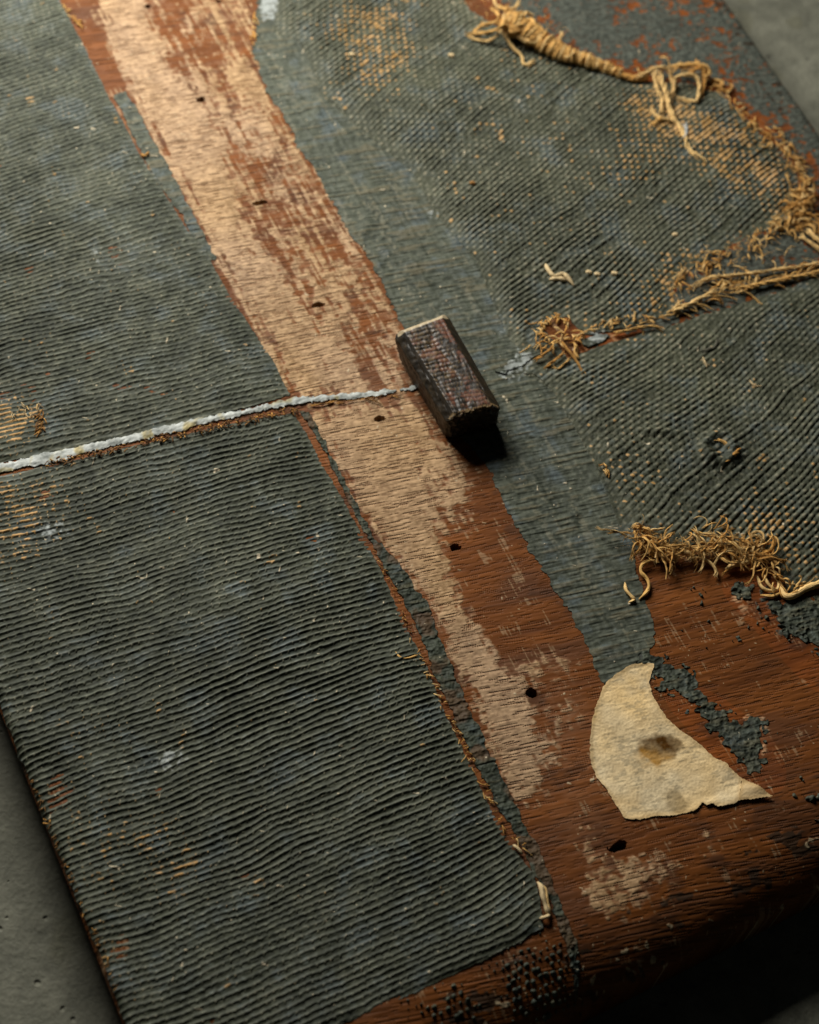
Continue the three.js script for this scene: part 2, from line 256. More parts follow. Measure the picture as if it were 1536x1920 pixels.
function woodAt(x, z, o) {
  const u = x * GR[0] + z * GR[1], w0 = x * GN[0] + z * GN[1], v = w0 + 0.0016 * vn(u * 22, w0 * 30) - 0.35 * Math.max(0, w0 - 0.06) * (u + 0.02);
  const a = uOf(x, z), b = vOf(x, z);
  const fig = fb2(u * 26, v * 190), fine = vn(u * 130, v * 1500), broad = fb2(u * 14 + 5, v * 34);
  const tone = clamp01(0.5 + 0.28 * fig + 0.22 * fine + 0.26 * broad);
  // open pores: short dark slits that follow the grain
  const lane = v / 0.00068 + 0.6 * vn(u * 60, v * 90), ln = Math.floor(lane), lf = Math.abs(lane - ln - 0.5) * 2;
  const along = vn(u * 210 + h1(ln, 1) * 50, ln * 3.17), pore = sst(0.28, 0.52, along + 0.15 * broad) * (1 - sst(0.22, 0.52, lf));
  const lane2 = v / 0.0006, ln2 = Math.floor(lane2), lf2 = Math.abs(lane2 - ln2 - 0.5) * 2, pore2 = sst(0.35, 0.6, vn(u * 260 + h1(ln2, 2) * 50, ln2 * 5.3)) * (1 - sst(0.3, 0.7, lf2));
  let r = mix(0.066, 0.236, tone), g = mix(0.0195, 0.076, tone), bl = mix(0.004, 0.0150, tone);
  const dull = sst(0.15, 0.6, fb2(u * 30 + 60, v * 70) + 0.3 * fine) * 0.55; r = mix(r, 0.085, dull); g = mix(g, 0.038, dull); bl = mix(bl, 0.020, dull);
  const d = dust(x, z) * (0.6 + 0.5 * vn(u * 300, v * 500)); if (d > 0) { const t = clamp01(d) * 0.55; r = mix(r, 0.26, t); g = mix(g, 0.145, t); bl = mix(bl, 0.085, t); }
  let hgt = 0.55 + 0.09 * fine + 0.05 * fig, rough = 0.56 + 0.12 * vn(u * 60, v * 120);
  const pk = clamp01(pore + 0.6 * pore2);
  // pale residue: dragged along the strip, broken up by the grain
  const c = cream(x, z), upper = sst(0.05, -0.05, b);
  let cm = 0, film = 0;
  if (c > 0.02) {
    const streak = vn(a * 520, b * 30) * 0.60 + vn(a * 1150, b * 80) * 0.46, brk = vn(u * 230, v * 900) * 0.50 + vn(u * 600, v * 1700) * 0.40, blot = vn(a * 150, b * 110), big = vn(a * 60 + 4, b * 28);
    const n = streak * mix(0.20, 0.50, upper) + brk * mix(0.34, 0.27, upper) + blot * 0.16 + big * 0.14 + vn(a * 680, b * 430) * 0.24, soft = 1 - 0.6 * sst(0.72, 0.88, c);
    const cn = c + n * soft * sst(0.02, 0.25, c); cm = 0.5 * sst(0.40, 0.50, cn) + 0.5 * sst(0.51, 0.64, cn + 0.10 * vn(x * 1500, z * 1500)); film = sst(0.24, 0.46, cn + 0.25 * vn(u * 300, v * 600)) * 0.42 * sst(0.15, 0.4, c);
    r = mix(r, 0.27, film); g = mix(g, 0.145, film); bl = mix(bl, 0.078, film);
  }
  cm *= 1 - 0.75 * sst(0.35, 0.9, pk);
  if (cm > 0) {
    const q = clamp01(0.5 + 0.4 * fb2(a * 260, b * 160) + 0.42 * vn(u * 700, v * 1300) + 0.25 * vn(x * 1700, z * 1700)), cool = clamp01(0.5 + vn(a * 60, b * 30));
    r = mix(r, mix(0.24, 0.49, q), cm); g = mix(g, mix(0.142, 0.318, q) + 0.008 * cool, cm); bl = mix(bl, mix(0.064, 0.168, q) + 0.022 * cool, cm);
    hgt += 0.22 * cm * (0.8 + 0.3 * q); rough = mix(rough, 0.86, cm);
  }
  const scuff = sst(0.52, 0.72, vn(a * 1500, b * 70) * 0.55 + fb2(x * 140 + 21, z * 140) * 0.75 + 0.2 * brk0(u, v)) * 0.5; r = mix(r, 0.36, scuff); g = mix(g, 0.235, scuff); bl = mix(bl, 0.13, scuff);
  const stain = sst(0.30, 0.55, fb3(x * 75 + 44, z * 75) + 0.25 * fine) * 0.6 * (1 - cm); r = mix(r, 0.050, stain); g = mix(g, 0.022, stain); bl = mix(bl, 0.011, stain);
  // green paint left on the wood, broken by rubbed orange patches
  const op = oldPaint(x, z);
  if (op > 0.05) {
    const n = fb3(x * 90, z * 90) * 0.50 + fb2(x * 520, z * 520) * 0.55, pm = sst(0.42, 0.56, op + n * 0.62);
    const q = clamp01(0.5 + 0.6 * fb2(x * 800, z * 800));
    r = mix(r * 1.25, mix(0.030, 0.105, q), pm); g = mix(g * 1.1, mix(0.036, 0.115, q), pm); bl = mix(bl, mix(0.030, 0.094, q), pm); hgt += 0.28 * pm * q; rough = mix(rough, 0.7, pm);
  }
  // crumbs of paint, pale specks
  const sp = vn(x * 900 + 50, z * 900); if (sp > 0.86) { const t = sst(0.86, 0.93, sp); const pale = vn(x * 130, z * 130) > 0.25; if (pale) { r = mix(r, 0.5, t); g = mix(g, 0.40, t); bl = mix(bl, 0.26, t); hgt += 0.1 * t; } }
  // edge shade painted into the colour as grimy blotches, front and sides
  const grimShade = sst(0.40, 0.50, fb2(u * 120, v * 260) + 0.4 * fb2(x * 420, z * 420) + 0.3 * vn(x * 40, z * 40) - (edgeFront(x, z) < 0.022 || edgeRight(x, z) < 0.012 || edgeLeft(x, z) < 0.005 ? 0.02 : 9));
  r = mix(r, 0.030, grimShade * 0.85); g = mix(g, 0.020, grimShade * 0.85); bl = mix(bl, 0.012, grimShade * 0.85); hgt += 0.1 * grimShade * fine;
  const chip = edgeFront(x, z) < 0.016 ? sst(0.62, 0.70, fb2(x * 360 + 9, z * 360) + 0.2 * vn(x * 60, z * 60)) : 0; r = mix(r, 0.42, chip); g = mix(g, 0.33, chip); bl = mix(bl, 0.20, chip); hgt += 0.15 * chip;
  const dk = pk * (0.30 + 0.3 * clamp01(0.5 + broad)) * (1 - 0.5 * cm); o.r = mix(r, 0.030, dk); o.g = mix(g, 0.015, dk); o.b = mix(bl, 0.008, dk);
  o.h = hgt - 0.26 * pk; o.k = rough;
}
// wear: where the paint is gone from the cloth's high threads
const wearLeft = density([[200, [[-40, 740], [60, 745], [95, 770], [90, 820], [-40, 860]]], [150, [[-40, 880], [60, 880], [140, 900], [160, 960], [60, 1060], [-40, 1080]]], [110, [[180, 1500], [320, 1480], [420, 1640], [330, 1720], [200, 1640]]], [120, [[60, 1440], [130, 1440], [240, 1760], [230, 1880], [180, 1860]]], [105, [[120, 1330], [260, 1330], [260, 1420], [130, 1420]]], [95, [[940, 1600], [1010, 1640], [1010, 1740], [950, 1700]]]], 12);
const wearRight = density([[150, [[600, 20], [760, 0], [780, 120], [720, 200], [640, 140]]], [165, [[1180, 150], [1260, 170], [1400, 230], [1500, 330], [1480, 400], [1400, 380], [1300, 310], [1200, 300], [1160, 200]]], [150, [[960, 110], [1010, 130], [1000, 180], [960, 160]]], [160, [[1250, 470], [1330, 470], [1480, 400], [1500, 440], [1420, 470], [1330, 560], [1180, 620], [1060, 640], [1000, 640], [1000, 600], [1180, 590]]], [120, [[1130, 820], [1220, 840], [1220, 960], [1160, 960]]], [150, [[1280, 980], [1440, 940], [1540, 1000], [1540, 1100], [1470, 1100], [1440, 1020]]], [110, [[1080, 300], [1240, 260], [1260, 330], [1120, 360]]]], 14);
const paleSpots = density([[235, [[920, 700], [960, 672], [1000, 654], [1020, 662], [978, 692], [940, 712]]], [235, [[1080, 646], [1118, 622], [1146, 624], [1136, 644], [1100, 656]]], [150, [[60, 1130], [130, 1120], [155, 1150], [130, 1175], [80, 1160]]], [120, [[270, 1410], [380, 1370], [390, 1440], [300, 1470]]], [105, [[580, 1720], [700, 1700], [720, 1760], [620, 1770]]], [120, [[150, 460], [230, 470], [200, 520], [150, 510]]], [140, [[780, 370], [830, 390], [820, 430], [790, 410]]], [170, [[482, -30], [520, -30], [520, 40], [490, 50]]], [120, [[930, 580], [965, 600], [960, 660], [935, 640]]], [110, [[800, 420], [880, 480], [930, 580], [900, 560], [840, 470]]], [100, [[1040, 730], [1060, 760], [1090, 830], [1060, 800]]], [130, [[1110, 1180], [1140, 1260], [1120, 1260], [1090, 1200]]], [90, [[70, 960], [200, 960], [200, 1060], [60, 1040]]]], 8);
function clothAt(x, z, o) {
  const left = M.leftUpper.at(x, z) > -0.001 || M.leftLower.at(x, z) > -0.001, inRU = M.rightUpper.at(x, z), inRL = M.rightLower.at(x, z), right = inRU > -0.001 || inRL > -0.001;
  const lo = fb3(x * 26, z * 26), mid = fb2(x * 130, z * 130), fn = fb2(x * 800, z * 800);
  const blue = sst(0.0, 0.7, 0.7 * fb2(x * 110 + 20, z * 110) + 0.5 * mid + 0.3 * fn), q = clamp01(0.5 + 0.28 * lo + 0.26 * mid + 0.42 * fn);
  let r = mix(0.028, 0.122, q), g = mix(0.033, 0.128, q), b = mix(0.023, 0.092, q);
  r = mix(r, r * 0.88, blue); b = mix(b, b * 1.36, blue);
  let hgt = 0.5 + 0.10 * fn, rough = 0.62 + 0.1 * mid;
  const ps = paleSpots(x, z) + 0.25 * vn(x * 60 + 70, z * 60);
  if (left || right) {  // threads coloured darker in grooves, lighter on crests, for rib contrast
    let w;
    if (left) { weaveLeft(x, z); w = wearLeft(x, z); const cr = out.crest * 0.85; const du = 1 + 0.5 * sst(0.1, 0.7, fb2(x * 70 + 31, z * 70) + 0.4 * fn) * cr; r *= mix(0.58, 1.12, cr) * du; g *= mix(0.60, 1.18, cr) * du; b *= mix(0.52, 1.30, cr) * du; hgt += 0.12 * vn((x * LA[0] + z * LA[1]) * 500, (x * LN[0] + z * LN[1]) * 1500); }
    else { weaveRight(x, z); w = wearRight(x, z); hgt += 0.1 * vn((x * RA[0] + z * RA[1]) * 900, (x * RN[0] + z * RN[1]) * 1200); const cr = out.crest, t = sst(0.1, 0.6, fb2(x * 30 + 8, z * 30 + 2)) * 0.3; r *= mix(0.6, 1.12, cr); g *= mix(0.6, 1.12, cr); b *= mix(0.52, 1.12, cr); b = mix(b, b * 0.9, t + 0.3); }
    // high threads: a thin rubbed film, strengthened with painted crest highlights
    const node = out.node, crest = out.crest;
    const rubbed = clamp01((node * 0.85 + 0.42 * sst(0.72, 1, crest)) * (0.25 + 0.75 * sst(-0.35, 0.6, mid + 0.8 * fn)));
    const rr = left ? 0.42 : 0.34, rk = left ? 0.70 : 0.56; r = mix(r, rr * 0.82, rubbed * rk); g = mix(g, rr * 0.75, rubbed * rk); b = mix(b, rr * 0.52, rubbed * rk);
    const bare = sst(0.46, 0.60, w * (left ? 1.1 : 0.96) + 0.34 * fb2(x * 240, z * 240) + (node - 0.4) * 0.34 + 0.22 * vn(x * 900, z * 900)) * sst(0.12, 0.5, Math.max(node, crest * 0.9) + 0.3 * fn);
    const spot = sst(0.74, 0.84, fb2(x * 190 + 33, z * 190 + 7) + 0.22 * node) * sst(0.2, 0.5, Math.max(node, crest * 0.8));
    const tt = Math.max(bare, spot * 0.85), hue = clamp01(0.5 + 0.8 * vn(x * 300, z * 300));
    r = mix(r, mix(0.38, 0.54, hue), tt); g = mix(g, mix(0.215, 0.330, hue), tt); b = mix(b, mix(0.068, 0.14, hue), tt); rough = mix(rough, 0.9, tt);
  } else {
    // brushed paint on bare wood: the grain prints through, brush ridges run along the strip
    const u = x * GR[0] + z * GR[1], v = x * GN[0] + z * GN[1], gp = vn(u * 110, v * 900), gp2 = vn(u * 230, v * 1700), br = vn(uOf(x, z) * 700, vOf(x, z) * 60);
    hgt += 0.24 * gp + 0.16 * gp2 + 0.16 * br + 0.16 * mid; const rub = sst(0.30, 0.62, vn(uOf(x, z) * 520, vOf(x, z) * 36) * 0.6 + 0.5 * fn + 0.25 * lo) * 0.55; r = mix(r, 0.17, rub); g = mix(g, 0.155, rub); b = mix(b, 0.105, rub);
    const warm = sst(0.25, 0.7, gp + 0.3 * fn) * 0.5; r = mix(r, 0.145, warm); g = mix(g, 0.118, warm); b = mix(b, 0.066, warm);
    r *= 0.90; g *= 0.94; b *= 0.96;
    if (M.edgeStrip.at(x, z) > -0.003 && vOf(x, z) > -0.06) { const t = sst(0.0, 0.35, fb2(x * 160, z * 160)) * 0.6; r = mix(r * 0.62, 0.10, t); g = mix(g * 0.66, 0.050, t); b = mix(b * 0.62, 0.022, t); hgt += 0.3 * fn; }
    if (M.residue.at(x, z) > -0.004 || M.dots.at(x, z) > -0.004 || (vOf(x, z) > 0.09 && uOf(x, z) > 0.09)) { const k = mix(0.45, 1.0, clamp01(0.5 + 0.7 * fn + 0.4 * mid)); r *= k; g *= k * 1.04; b *= k * 1.02; hgt += 0.3 * fn + 0.2 * mid; }
  }
  const pl = sst(0.42, 0.62, ps + 0.22 * fn + 0.12 * mid); r = mix(r, 0.34, pl * 0.8); g = mix(g, 0.37, pl * 0.8); b = mix(b, 0.36, pl * 0.8); hgt += 0.12 * pl;
  const sp = vn(x * 560 + 11, z * 560 + 70); if (sp > 0.91) { const t = sst(0.91, 0.95, sp); r = mix(r, 0.5, t); g = mix(g, 0.43, t); b = mix(b, 0.30, t); hgt += 0.3 * t; }
  o.r = r; o.g = g; o.b = b; o.h = hgt; o.k = rough;
}
function planeTextures(fn) {
  const col = new Uint8Array(TW * TH * 4), bmp = new Uint8Array(TW * TH * 4), o = {};
  for (let j = 0, k = 0; j < TH; j++) for (let i = 0; i < TW; i++, k += 4) {
    const x = DOM.x0 + (i + 0.5) / TW * DW, z = DOM.z0 + (j + 0.5) / TH * DH;
    fn(x, z, o);
    col[k] = toByte(o.r); col[k + 1] = toByte(o.g); col[k + 2] = toByte(o.b); col[k + 3] = 255;
    bmp[k] = 255 * clamp01(o.h); bmp[k + 1] = 255 * clamp01(o.k); bmp[k + 3] = 255;
  }
  return [texture(col, TW, TH, true), texture(bmp, TW, TH, false)];
}
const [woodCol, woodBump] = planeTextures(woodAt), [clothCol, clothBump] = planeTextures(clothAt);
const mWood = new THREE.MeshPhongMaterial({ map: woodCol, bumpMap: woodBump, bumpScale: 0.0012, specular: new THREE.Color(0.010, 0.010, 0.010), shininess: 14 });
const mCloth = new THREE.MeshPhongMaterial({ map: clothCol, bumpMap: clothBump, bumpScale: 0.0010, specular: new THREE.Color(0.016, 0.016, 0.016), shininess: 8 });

// ------------------------------------------------------------------ sheets: a height field cut along its outline, with an edge that goes down
function sheet({ box, angle = 0, du, dv, f, y, base, thick, foot }) {     // f > 0 inside; y(x,z) top; base(x,z) where the cut edge ends; thick: a free sheet with an underside
  const ca = Math.cos(angle), sa = Math.sin(angle);                 // u axis = (ca, sa), v axis = (-sa, ca)
  let u0 = 1e9, u1 = -1e9, v0 = 1e9, v1 = -1e9;
  for (const [x, z] of [[box[0], box[1]], [box[2], box[1]], [box[0], box[3]], [box[2], box[3]]]) { const u = x * ca + z * sa, v = -x * sa + z * ca; u0 = Math.min(u0, u); u1 = Math.max(u1, u); v0 = Math.min(v0, v); v1 = Math.max(v1, v); }
  const nu = Math.ceil((u1 - u0) / du) + 1, nv = Math.ceil((v1 - v0) / dv) + 1;
  const F = new Float32Array(nu * nv), id = new Int32Array(nu * nv).fill(-1), pos = [], idx = [], wall = [], edge = new Map();
  const X = (i, j) => (u0 + i * du) * ca - (v0 + j * dv) * sa, Z = (i, j) => (u0 + i * du) * sa + (v0 + j * dv) * ca;
  for (let j = 0; j < nv; j++) for (let i = 0; i < nu; i++) { const x = X(i, j), z = Z(i, j); F[j * nu + i] = x < box[0] || x > box[2] || z < box[1] || z > box[3] ? -1 : f(x, z); }
  const vert = (k) => { if (id[k] < 0) { const i = k % nu, j = (k - i) / nu, x = X(i, j), z = Z(i, j); id[k] = pos.length / 3; pos.push(x, y(x, z), z); } return id[k]; };
  const cut = (a, b) => {
    const key = a < b ? a * 4294967 + (b - a) : b * 4294967 + (a - b); let e = edge.get(key);
    if (e === undefined) {
      let t = F[a] / (F[a] - F[b]); if (F[b] <= -0.9) t = Math.min(t, 0.5); 
      const ia = a % nu, ja = (a - ia) / nu, ib = b % nu, jb = (b - ib) / nu, x = mix(X(ia, ja), X(ib, jb), t), z = mix(Z(ia, ja), Z(ib, jb), t);
      e = pos.length / 3; pos.push(x, y(x, z), z); edge.set(key, e);
    }
    return e;
  };
  const tri = (a, b, c) => {
    const s = (F[a] > 0 ? 1 : 0) + (F[b] > 0 ? 1 : 0) + (F[c] > 0 ? 1 : 0);
    if (s === 3) { idx.push(vert(a), vert(b), vert(c)); return; }
    if (!s) return;
    if (s === 1) { while (!(F[a] > 0)) [a, b, c] = [b, c, a]; const p = cut(a, b), q = cut(a, c); idx.push(vert(a), p, q); wall.push(p, q); }
    else { while (F[a] > 0) [a, b, c] = [b, c, a]; const p = cut(b, a), q = cut(c, a); idx.push(vert(b), vert(c), q, vert(b), q, p); wall.push(q, p); }
  };
  for (let j = 0; j < nv - 1; j++) for (let i = 0; i < nu - 1; i++) {
    const a = j * nu + i, b = a + 1, c = a + nu, d = c + 1;
    if (!(F[a] > 0 || F[b] > 0 || F[c] > 0 || F[d] > 0)) continue;
    tri(a, c, b); tri(b, c, d);
  }
  const top = new THREE.BufferGeometry(), p32 = new Float32Array(pos);
  top.setAttribute('position', new THREE.BufferAttribute(p32, 3)); top.setIndex(idx); top.computeVertexNormals();
  const parts = [top], n = pos.length / 3;
  if (base || thick) {
    const w = new Float32Array(wall.length * 6), wi = [];
    for (let s = 0; s < wall.length / 2; s++) {
      for (let e = 0; e < 2; e++) { const v = wall[s * 2 + e], x = p32[v * 3], yy = p32[v * 3 + 1], z = p32[v * 3 + 2]; const ft = foot ? foot(x, z) : [0, 0]; w.set([x, yy, z, x + ft[0], thick ? yy - thick : Math.min(base(x, z), yy - 0.00005), z + ft[1]], (s * 4 + e * 2) * 3); }
      const o = s * 4; wi.push(o, o + 1, o + 2, o + 2, o + 1, o + 3);
    }
    const g = new THREE.BufferGeometry(); g.setAttribute('position', new THREE.BufferAttribute(w, 3)); g.setIndex(wi); g.computeVertexNormals(); parts.push(g);
  }
  if (thick) {
    const q = p32.slice(); for (let i = 0; i < n; i++) q[i * 3 + 1] -= thick;
    const bi = []; for (let i = 0; i < idx.length; i += 3) bi.push(idx[i], idx[i + 2], idx[i + 1]);
    const g = new THREE.BufferGeometry(); g.setAttribute('position', new THREE.BufferAttribute(q, 3)); g.setIndex(bi); g.computeVertexNormals(); parts.push(g);
  }
  const g = mergeGeometries(parts);
  const m = g.attributes.position, uv = new Float32Array(m.count * 2);
  for (let i = 0; i < m.count; i++) { uv[i * 2] = (m.array[i * 3] - DOM.x0) / DW; uv[i * 2 + 1] = (m.array[i * 3 + 2] - DOM.z0) / DH; }
  g.setAttribute('uv', new THREE.BufferAttribute(uv, 2));
  return g;
}
const boxOf = (m) => [Math.max(m.x0, DOM.x0), Math.max(m.z0, DOM.z0), Math.min(m.x1, DOM.x1), Math.min(m.z1, DOM.z1)];
const used = {};
function numbered(name) { const n = used[name] = (used[name] ?? -1) + 1; return n ? `${name}_${String(n).padStart(3, '0')}` : name; }
function mesh(name, geometry, material, parent, label) {
  const o = new THREE.Mesh(geometry, material); o.name = numbered(name); o.castShadow = o.receiveShadow = true; parent.add(o);
  if (label) o.userData.label = label;
  return o;
}

// ------------------------------------------------------------------ the panel
const panel = new THREE.Group(); panel.name = 'wooden_chest'; panel.position.y = -FLOOR; scene.add(panel);
panel.userData = { label: 'old wooden chest with peeling green painted canvas and a bare brown strip', category: 'chest' };
const up = (o) => { o.position.y = FLOOR; return o; };
{
  const f = (x, z) => Math.min(edgeFront(x, z), edgeLeft(x, z), edgeRight(x, z), holeF(x, z));
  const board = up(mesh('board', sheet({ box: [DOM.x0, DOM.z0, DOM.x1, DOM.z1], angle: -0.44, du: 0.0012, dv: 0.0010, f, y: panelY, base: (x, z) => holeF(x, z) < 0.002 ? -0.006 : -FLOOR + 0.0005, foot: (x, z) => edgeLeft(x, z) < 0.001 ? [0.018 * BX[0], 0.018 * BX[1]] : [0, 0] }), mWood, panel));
  const dark = new THREE.MeshStandardMaterial({ color: new THREE.Color(0.02, 0.012, 0.008), roughness: 0.95 });
  for (const o of holes) {
    const g = new THREE.CircleGeometry(1, 10); g.rotateX(-Math.PI / 2); g.scale(o.a * 1.6, 1, o.b * 1.6); g.translate(o.x, -0.006, o.z);
    mesh('nail_hole', g, dark, board);
  }
}
const thickC = 0.00055;
const puck = P(1348, 846), crA = P(1185, 806), crB = P(1285, 818);
function pucker(x, z) {                                             // a puckered bump round the pulled knot, a crease left of it
  const d = Math.hypot(x - puck.x, z - puck.z), dx = crB.x - crA.x, dz = crB.z - crA.z, t = clamp01(((x - crA.x) * dx + (z - crA.z) * dz) / (dx * dx + dz * dz)), c = Math.hypot(x - crA.x - dx * t, z - crA.z - dz * t);
  return 0.0024 * Math.exp(-Math.pow((d - 0.0055) / 0.0030, 2)) * (1 + 0.5 * vn(x * 260, z * 260)) + 0.0013 * Math.exp(-Math.pow(c / 0.0018, 2)) * Math.sin(Math.PI * clamp01(t));
}
function clothTop(weave, mask, amp0, edgeSoft) {
  return (x, z) => {
    weave(x, z);
    const d = mask.at(x, z), e = sst(0, edgeSoft, d);
    return panelY(x, z) + mix(0.00022, thickC, e) + out.h * (amp0 + (1 - amp0) * e) + 0.00045 * vn(x * 60 + 5, z * 60) + 0.0003 * vn(x * 150, z * 150) * e + (mask === M.rightLower ? pucker(x, z) : 0);
  };
}
const rag = (m, a, b) => (x, z) => m.at(x, z) + a * fb2(x * 110, z * 110) + b * fb2(x * 520, z * 520);
const LANG = -0.555, RANG = -0.995;
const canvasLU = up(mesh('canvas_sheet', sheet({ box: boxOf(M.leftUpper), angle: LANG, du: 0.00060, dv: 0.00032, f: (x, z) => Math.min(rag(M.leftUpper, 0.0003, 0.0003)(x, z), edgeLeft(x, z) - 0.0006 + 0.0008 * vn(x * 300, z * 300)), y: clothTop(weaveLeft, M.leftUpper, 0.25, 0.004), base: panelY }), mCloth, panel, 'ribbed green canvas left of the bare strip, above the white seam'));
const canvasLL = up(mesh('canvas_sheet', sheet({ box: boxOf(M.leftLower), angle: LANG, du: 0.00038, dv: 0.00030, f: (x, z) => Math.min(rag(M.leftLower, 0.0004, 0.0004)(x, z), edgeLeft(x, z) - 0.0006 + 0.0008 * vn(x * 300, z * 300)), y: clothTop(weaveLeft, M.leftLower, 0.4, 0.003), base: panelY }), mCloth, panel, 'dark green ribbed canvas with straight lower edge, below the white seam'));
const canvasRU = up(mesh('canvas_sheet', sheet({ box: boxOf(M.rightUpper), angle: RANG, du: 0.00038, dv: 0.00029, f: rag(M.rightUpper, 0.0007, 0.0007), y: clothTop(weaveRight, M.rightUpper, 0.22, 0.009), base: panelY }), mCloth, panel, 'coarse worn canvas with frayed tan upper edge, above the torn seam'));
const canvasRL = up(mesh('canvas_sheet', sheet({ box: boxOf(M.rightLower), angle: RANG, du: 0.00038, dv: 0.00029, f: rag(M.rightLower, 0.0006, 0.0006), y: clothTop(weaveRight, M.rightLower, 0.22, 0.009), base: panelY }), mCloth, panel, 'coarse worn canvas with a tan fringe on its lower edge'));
const paintY = (t) => (x, z) => panelY(x, z) + t + 0.0001 * fb2(x * 240, z * 240) + 0.00012 * Math.max(0, vn(uOf(x, z) * 420, vOf(x, z) * 40));
up(mesh('paint_band', sheet({ box: boxOf(M.band), angle: -0.44, du: 0.0007, dv: 0.0006, f: (x, z) => Math.min(rag(M.band, 0.0012, 0.0014)(x, z), 0.0003 - M.paper.at(x, z)), y: (x, z) => paintY(0.00022)(x, z) + 0.0007 * Math.pow(Math.max(0, vn(x * 130 + 3, z * 90)), 3) + 0.00014 * fb2(x * 420, z * 420), base: panelY }), mCloth, panel, 'smooth band of green paint along the right of the bare strip'));
up(mesh('paint_line', sheet({ box: boxOf(M.edgeStrip), du: 0.0005, dv: 0.0005, f: (x, z) => rag(M.edgeStrip, 0.0006, 0.0009)(x, z), y: (x, z) => paintY(0.00025)(x, z) + 0.0005 * Math.max(0, fb2(x * 600, z * 600)), base: panelY }), mCloth, panel, 'narrow line of cracked green paint beside the left canvas'));
up(mesh('paint_crust', sheet({ box: boxOf(M.residue), du: 0.0004, dv: 0.0004, f: (x, z) => Math.min(rag(M.residue, 0.0034, 0.0036)(x, z) - 0.0014, 0.0002 - Math.max(M.paper.at(x, z), M.paperTip.at(x, z))), y: (x, z) => panelY(x, z) + 0.00016 + 0.00022 * sst(-0.25, 0.1, fb3(x * 300, z * 300)) + 0.00026 * sst(0.1, 0.4, fb2(x * 520 + 5, z * 520)) + 0.00012 * fb2(x * 1500, z * 1500), base: panelY }), mCloth, panel, 'lumpy dark green paint crust on the brown wood'));
{
  const fm = new Mask([[[1230, 1130], [1300, 1090], [1560, 1090], [1640, 1300], [1600, 1560], [1480, 1520], [1430, 1440], [1330, 1310]]]);
  const f = (x, z) => { const d = fm.at(x, z); return d < 0 ? -0.001 : (vn(x * 330, z * 330) * 0.7 + vn(x * 900, z * 900) * 0.45 + 0.5 * vn(x * 45 + 8, z * 45) - 0.80) * 0.0016; };
  up(mesh('paint_flecks', sheet({ box: boxOf(fm), du: 0.0004, dv: 0.0004, f, y: (x, z) => panelY(x, z) + 0.00025 + 0.0011 * Math.sqrt(Math.max(0, f(x, z) / 0.0006)), base: panelY }), mCloth, panel, 'scattered dark green flecks of paint on the brown wood')).userData.kind = 'stuff';
}
{
  // paint that came through the weave and stayed on the wood as rows of dots
  const f = (x, z) => {
    const d = M.dots.at(x, z); if (d < -0.002) return -0.002;
    const u = (x * LA[0] + z * LA[1]) / 0.0024, v = (x * LN[0] + z * LN[1] + 0.0006 * vn(x * 90, z * 90)) / 0.0026, j = Math.floor(v), t = u + 0.5 * (j & 1) + 0.3 * h1(j, 4), i = Math.floor(t);
    const dens = sst(-0.002, 0.008, d) * 0.9 + 0.42 * vn(x * 75 + 2, z * 75) + 0.18, r = 0.34 * clamp01(dens + 0.5 * h1(i * 17 + j * 71, 6));
    const dx = t - i - 0.5 + 0.18 * h1(i + j * 91, 7), dy = v - j - 0.5 + 0.16 * h1(i * 3 + j * 37, 8);
    return (r - Math.hypot(dx * 0.85, dy)) * 0.0024 + 0.0003 * fb2(x * 900, z * 900);
  };
  up(mesh('paint_dots', sheet({ box: boxOf(M.dots), angle: LANG, du: 0.0003, dv: 0.0003, f, y: (x, z) => panelY(x, z) + 0.0002 + 0.0009 * Math.sqrt(Math.max(0, f(x, z) / 0.0008)), base: panelY }), mCloth, panel, 'rows of dark green paint dots on the wood near the front edge')).userData.kind = 'stuff';
}
{
  const seamCol = new THREE.MeshStandardMaterial({ map: (() => {
    const n = 256, d = new Uint8Array(n * n * 4);
    for (let j = 0, k = 0; j < n; j++) for (let i = 0; i < n; i++, k += 4) { const q = clamp01(0.50 + 0.55 * fb2(i / 11, j / 11) + 0.35 * fb2(i / 3, j / 3)); d[k] = toByte(mix(0.14, 0.54, q)); d[k + 1] = toByte(mix(0.16, 0.57, q)); d[k + 2] = toByte(mix(0.145, 0.54, q)); d[k + 3] = 255; const ye = sst(0.2, 0.6, fb2(i / 14 + 50, j / 14)); d[k] *= 1 - 0.06 * ye; d[k + 1] *= 1 - 0.16 * ye; d[k + 2] *= 1 - 0.42 * ye; }
    const t = texture(d, n, n, true, true); t.repeat.set(6, 8); return t;
  })(), roughness: 0.6 });
  const xs = seamLine.map((s) => s[0]), zs = seamLine.map((s) => s[1]);
  up(mesh('seam_bead', sheet({ box: [Math.min(...xs) - 0.004, Math.min(...zs) - 0.004, Math.max(...xs) + 0.004, Math.max(...zs) + 0.004], angle: -0.44, du: 0.0005, dv: 0.00035, f: seamF, y: (x, z) => panelY(x, z) + 0.00062 + 0.0003 * clamp01(seamF(x, z) / 0.0012) + 0.00016 * vn(uOf(x, z) * 170, vOf(x, z) * 800) + 0.00016 * fb2(x * 900, z * 900), base: panelY }), seamCol, panel, 'raised white paint line crossing the left canvas and strip'));
  up(mesh('seam_bead', sheet({ box: boxOf(M.seamPatch), angle: -0.44, du: 0.0005, dv: 0.0004, f: rag(M.seamPatch, 0.0007, 0.0007), y: (x, z) => panelY(x, z) + 0.0008 + 0.0004 * fb2(x * 300, z * 300), base: panelY }), mCloth, panel, 'grey paint patches where the seam ends in torn canvas'));
}

